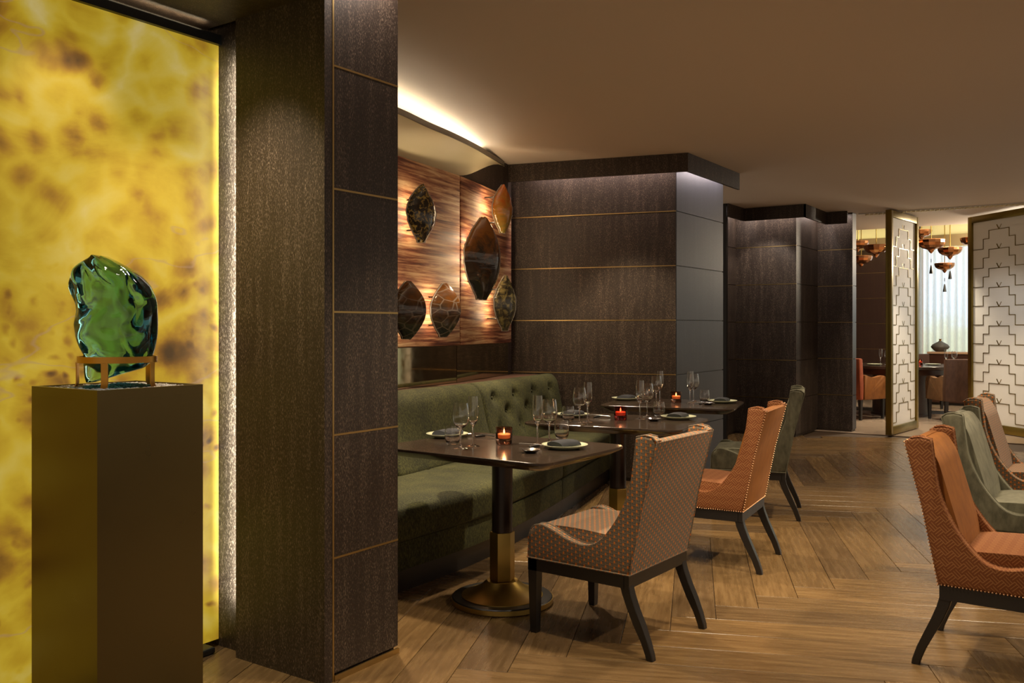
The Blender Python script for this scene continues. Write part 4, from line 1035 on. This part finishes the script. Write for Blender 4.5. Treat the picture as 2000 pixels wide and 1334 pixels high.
# ------------------------------------------------------------------ private dining room furniture
def armchair(loc, deg, body, arms, label):
    r = empty('armchair', loc, R(deg - 90), label, 'chair', 'armchairs in the private room')
    bp = roundpoly([(-.27, .30), (-.20, .30), (-.20, .5), (-.22, .885), (-.295, .885)], .02, 2)
    obj('backrest', mesh(prism(bp, -.29, .29, 'x', .012, 2), 'backrest', M[body], 35), r)
    obj('seat', mesh(prism(roundpoly([(-.2, .30), (.28, .30), (.28, .46), (-.2, .46)], .03, 3), -.235, .235, 'x', .015, 2), 'seat', M[arms], 35), r)
    ap = roundpoly([(-.19, .30), (.29, .30), (.30, .60), (.22, .64), (.0, .60), (-.19, .66)], [.01, .01, .05, .05, .1, .03], 3)
    for s in (-1, 1):
        lo, hi = (.236, .30) if s > 0 else (-.30, -.236)
        obj('arm', mesh(prism(ap, lo, hi, 'x', .02, 3), 'arm', M[arms], 40), r)
    for x in (-.26, .26):
        for y in (-.23, .25):
            bm = bmesh.new(); rows = []
            for z, w in ((.012, .016), (.30, .024)): rows.append([bm.verts.new((x + a * w, y + b * w, z)) for a, b in ((-1, -1), (1, -1), (1, 1), (-1, 1))])
            for k in range(4): bm.faces.new((rows[0][k], rows[0][(k + 1) % 4], rows[1][(k + 1) % 4], rows[1][k]))
            bm.faces.new(rows[0]); bm.faces.new(rows[1]); obj('leg', mesh(bm, 'leg', M['black'], 0), r)
    return r
x, y = W2(6.26, 12.62); armchair((x, y, -.009), 35, 'velvet_brown', 'velvet_tan', 'brown velvet armchair seen from behind under the copper pendants')
x, y = W2(4.98, 12.98); armchair((x, y, -.009), -25, 'velvet_rust', 'velvet_orange', 'rust orange armchair beside the far dark pier')
x, y = W2(6.62, 14.6); armchair((x, y, -.009), 215, 'wood_dark', 'wood_dark', 'dark armchair on the far side of the round private table')
tc = Vector((14.5, 2.75, 0))
rt = empty('round_table', tc, 0, 'dark round table in the private room behind the open screen', 'table')
obj('table_top', mesh(lathe([(0, .70), (.77, .70), (.8, .71), (.8, .744), (.795, .75), (0, .75)], 64), 'table_top', M['top'], 30), rt)
obj('apron', mesh(lathe([(0, .62), (.68, .62), (.68, .6995), (0, .6995)], 64), 'apron', M['wood_dark'], 30), rt)
obj('pedestal', mesh(lathe([(0, .004), (.42, .004), (.42, .03), (.40, .04), (.40, .6195), (0, .6195)], 48), 'pedestal', M['wall_brown'], 30), rt)
for px, py, kind, lab in [(1720, 712, 'champagne_flute', 'champagne flute on the private table left of the open screen'), (1732.5, 712, 'wine_glass', 'wine glass on the private table touching the open screen'),
                          (1848, 714, 'champagne_flute', 'narrow glass on the private table above the brown armchair'), (1864, 714, 'wine_glass', 'wide wine glass on the private table above the brown armchair')]:
    p = on_z(px, py, .7506); obj(kind, GL[kind], None, p, label=lab, cat='glass', group='glasses on the private table')
p = on_z(1797, 712.5, .7506); c = empty('candle_holder', p, 0, 'lit red tea light on the round private table', 'candle', 'candles on the private table')
obj('glass_cup', cup_me['glass_red'], c); obj('tea_light', wax_me, c); obj('flame', flame_me, c)
for px, py, lab in [(1708, 713, 'small pale plate beside the rust armchair on the private table'), (1822, 713, 'small pale plate left of the brown armchair on the private table')]:
    obj('side_plate', plate_me, None, on_z(px, py, .7506), label=lab, cat='plate', group='plates on the private table')
# console and vase
cx0 = at_d(1811, 686, 15.2); cn = empty('console_table', (cx0.x, cx0.y, 0), R(-90), 'dark console with pale top and gold ornament under the window', 'console')
obj('top', mesh(box((0, -.02, .865), (1.7, .42, .90), .004), 'top', M['console_top'], 30), cn)
obj('body', mesh(box((.02, 0, .05), (1.68, .40, .8645)), 'body', M['wood_dark'], 0), cn)
obj('plinth', mesh(box((.05, .03, .003), (1.65, .38, .0498)), 'plinth', M['black'], 0), cn)
bm = bmesh.new()
for s in (-1, 1):
    T = Matrix.Translation((.72, -.012, .77 + s * .055)) @ Matrix.Rotation(R(90), 4, 'X')
    bmesh.ops.create_cone(bm, cap_ends=True, segments=20, radius1=.055, radius2=.055, depth=.02, matrix=T)
obj('gold_ornament', mesh(bm, 'gold_ornament', M['inlay'], 30), cn)
vp = cn.matrix_basis @ Vector((.17, .2, .9006))
vz = empty('vase', vp, 0, 'squat grey clay vase with narrow neck on the console', 'vase')
obj('body', mesh(lathe([(0, 0), (.07, 0), (.10, .02), (.143, .07), (.146, .085), (.12, .12), (.07, .15), (.03, .17), (.02, .185), (0, .185)], 32, False), 'body', M['clay'], 60), vz)
obj('neck', mesh(lathe([(.0, .184), (.018, .184), (.015, .20), (.026, .215), (.022, .215), (.01, .2), (0, .2)], 20, False), 'neck', M['amber_brass'], 60), vz)
# copper pendants
def pendant(px, rim, wpx, d, label, tas=True):
    c = at_d(px, rim, d); r = wpx * d / FPX / 2
    root = empty('pendant_lamp', c, 0, label, 'pendant lamp', 'copper pendants in the private room')
    k = r / .19
    prof = [(.185, 0), (.19, -.008), (.186, -.045), (.165, -.085), (.12, -.118), (.06, -.138), (.042, -.148), (.03, -.172), (.010, -.195), (0, -.20), (0, -.19), (.02, -.165), (.055, -.128), (.115, -.108), (.158, -.08), (.178, -.043), (.180, 0)]
    obj('bowl', mesh(lathe([(a * k, b * k) for a, b in prof], 14, False), 'bowl', M['copper'], 0), root)
    top = 3.348 - c.z
    obj('stem', mesh(tube([(0, 0, -.10 * k), (0, 0, top)], .007, 6), 'stem', M['brass'], 60), root)
    bm = bmesh.new()
    for i in range(3): add_tube(bm, [(0, 0, -.11 * k), (r * .97 * math.cos(i * 2.094), r * .97 * math.sin(i * 2.094), -.012 * k)], .004, 4)
    obj('spreader', mesh(bm, 'spreader', M['brass'], 60), root)
    obj('bulb', mesh(lathe([(0, -.09 * k), (.02, -.08 * k), (.028, -.05 * k), (.015, -.03 * k), (0, -.028 * k)], 12, False), 'bulb', M['led_yellow'], 60), root)
    if tas:
        L = .17
        bm = tube([(0, 0, -.195 * k), (0, 0, -.20 * k - L)], .0022, 4)
        add_tube(bm, [(0, 0, -.20 * k - L), (0, 0, -.2 * k - L - .03), (0, 0, -.2 * k - L - .12)], [.008, .014, .026], 8)
        add_box(bm, (-.012, -.004, -.2 * k - L * .75), (.012, .004, -.2 * k - L * .45))
        obj('tassel', mesh(bm, 'tassel', M['blackmetal'], 40), root)
for a in [(1800, 449, 38, 13.6, 'copper bowl pendant half hidden by the open screen, upper one', False), (1818.6, 468, 52, 13.0, 'copper bowl pendant just right of the open screen', True),
          (1855.6, 483.5, 45, 13.4, 'copper bowl pendant in the middle of the window opening', True), (1845, 514, 37, 13.9, 'lowest copper bowl pendant in front of the curtain', True),
          (1899, 464, 44, 14.0, 'copper bowl pendant touching the right screen', False), (1711.5, 478.5, 47, 13.2, 'copper bowl pendant between the pier and the open screen', False),
          (1676, 471, 40, 13.7, 'copper bowl pendant half hidden by the dark pier, upper one', False), (1682, 500, 42, 14.2, 'copper bowl pendant half hidden by the dark pier, lower one', False)]: pendant(*a)
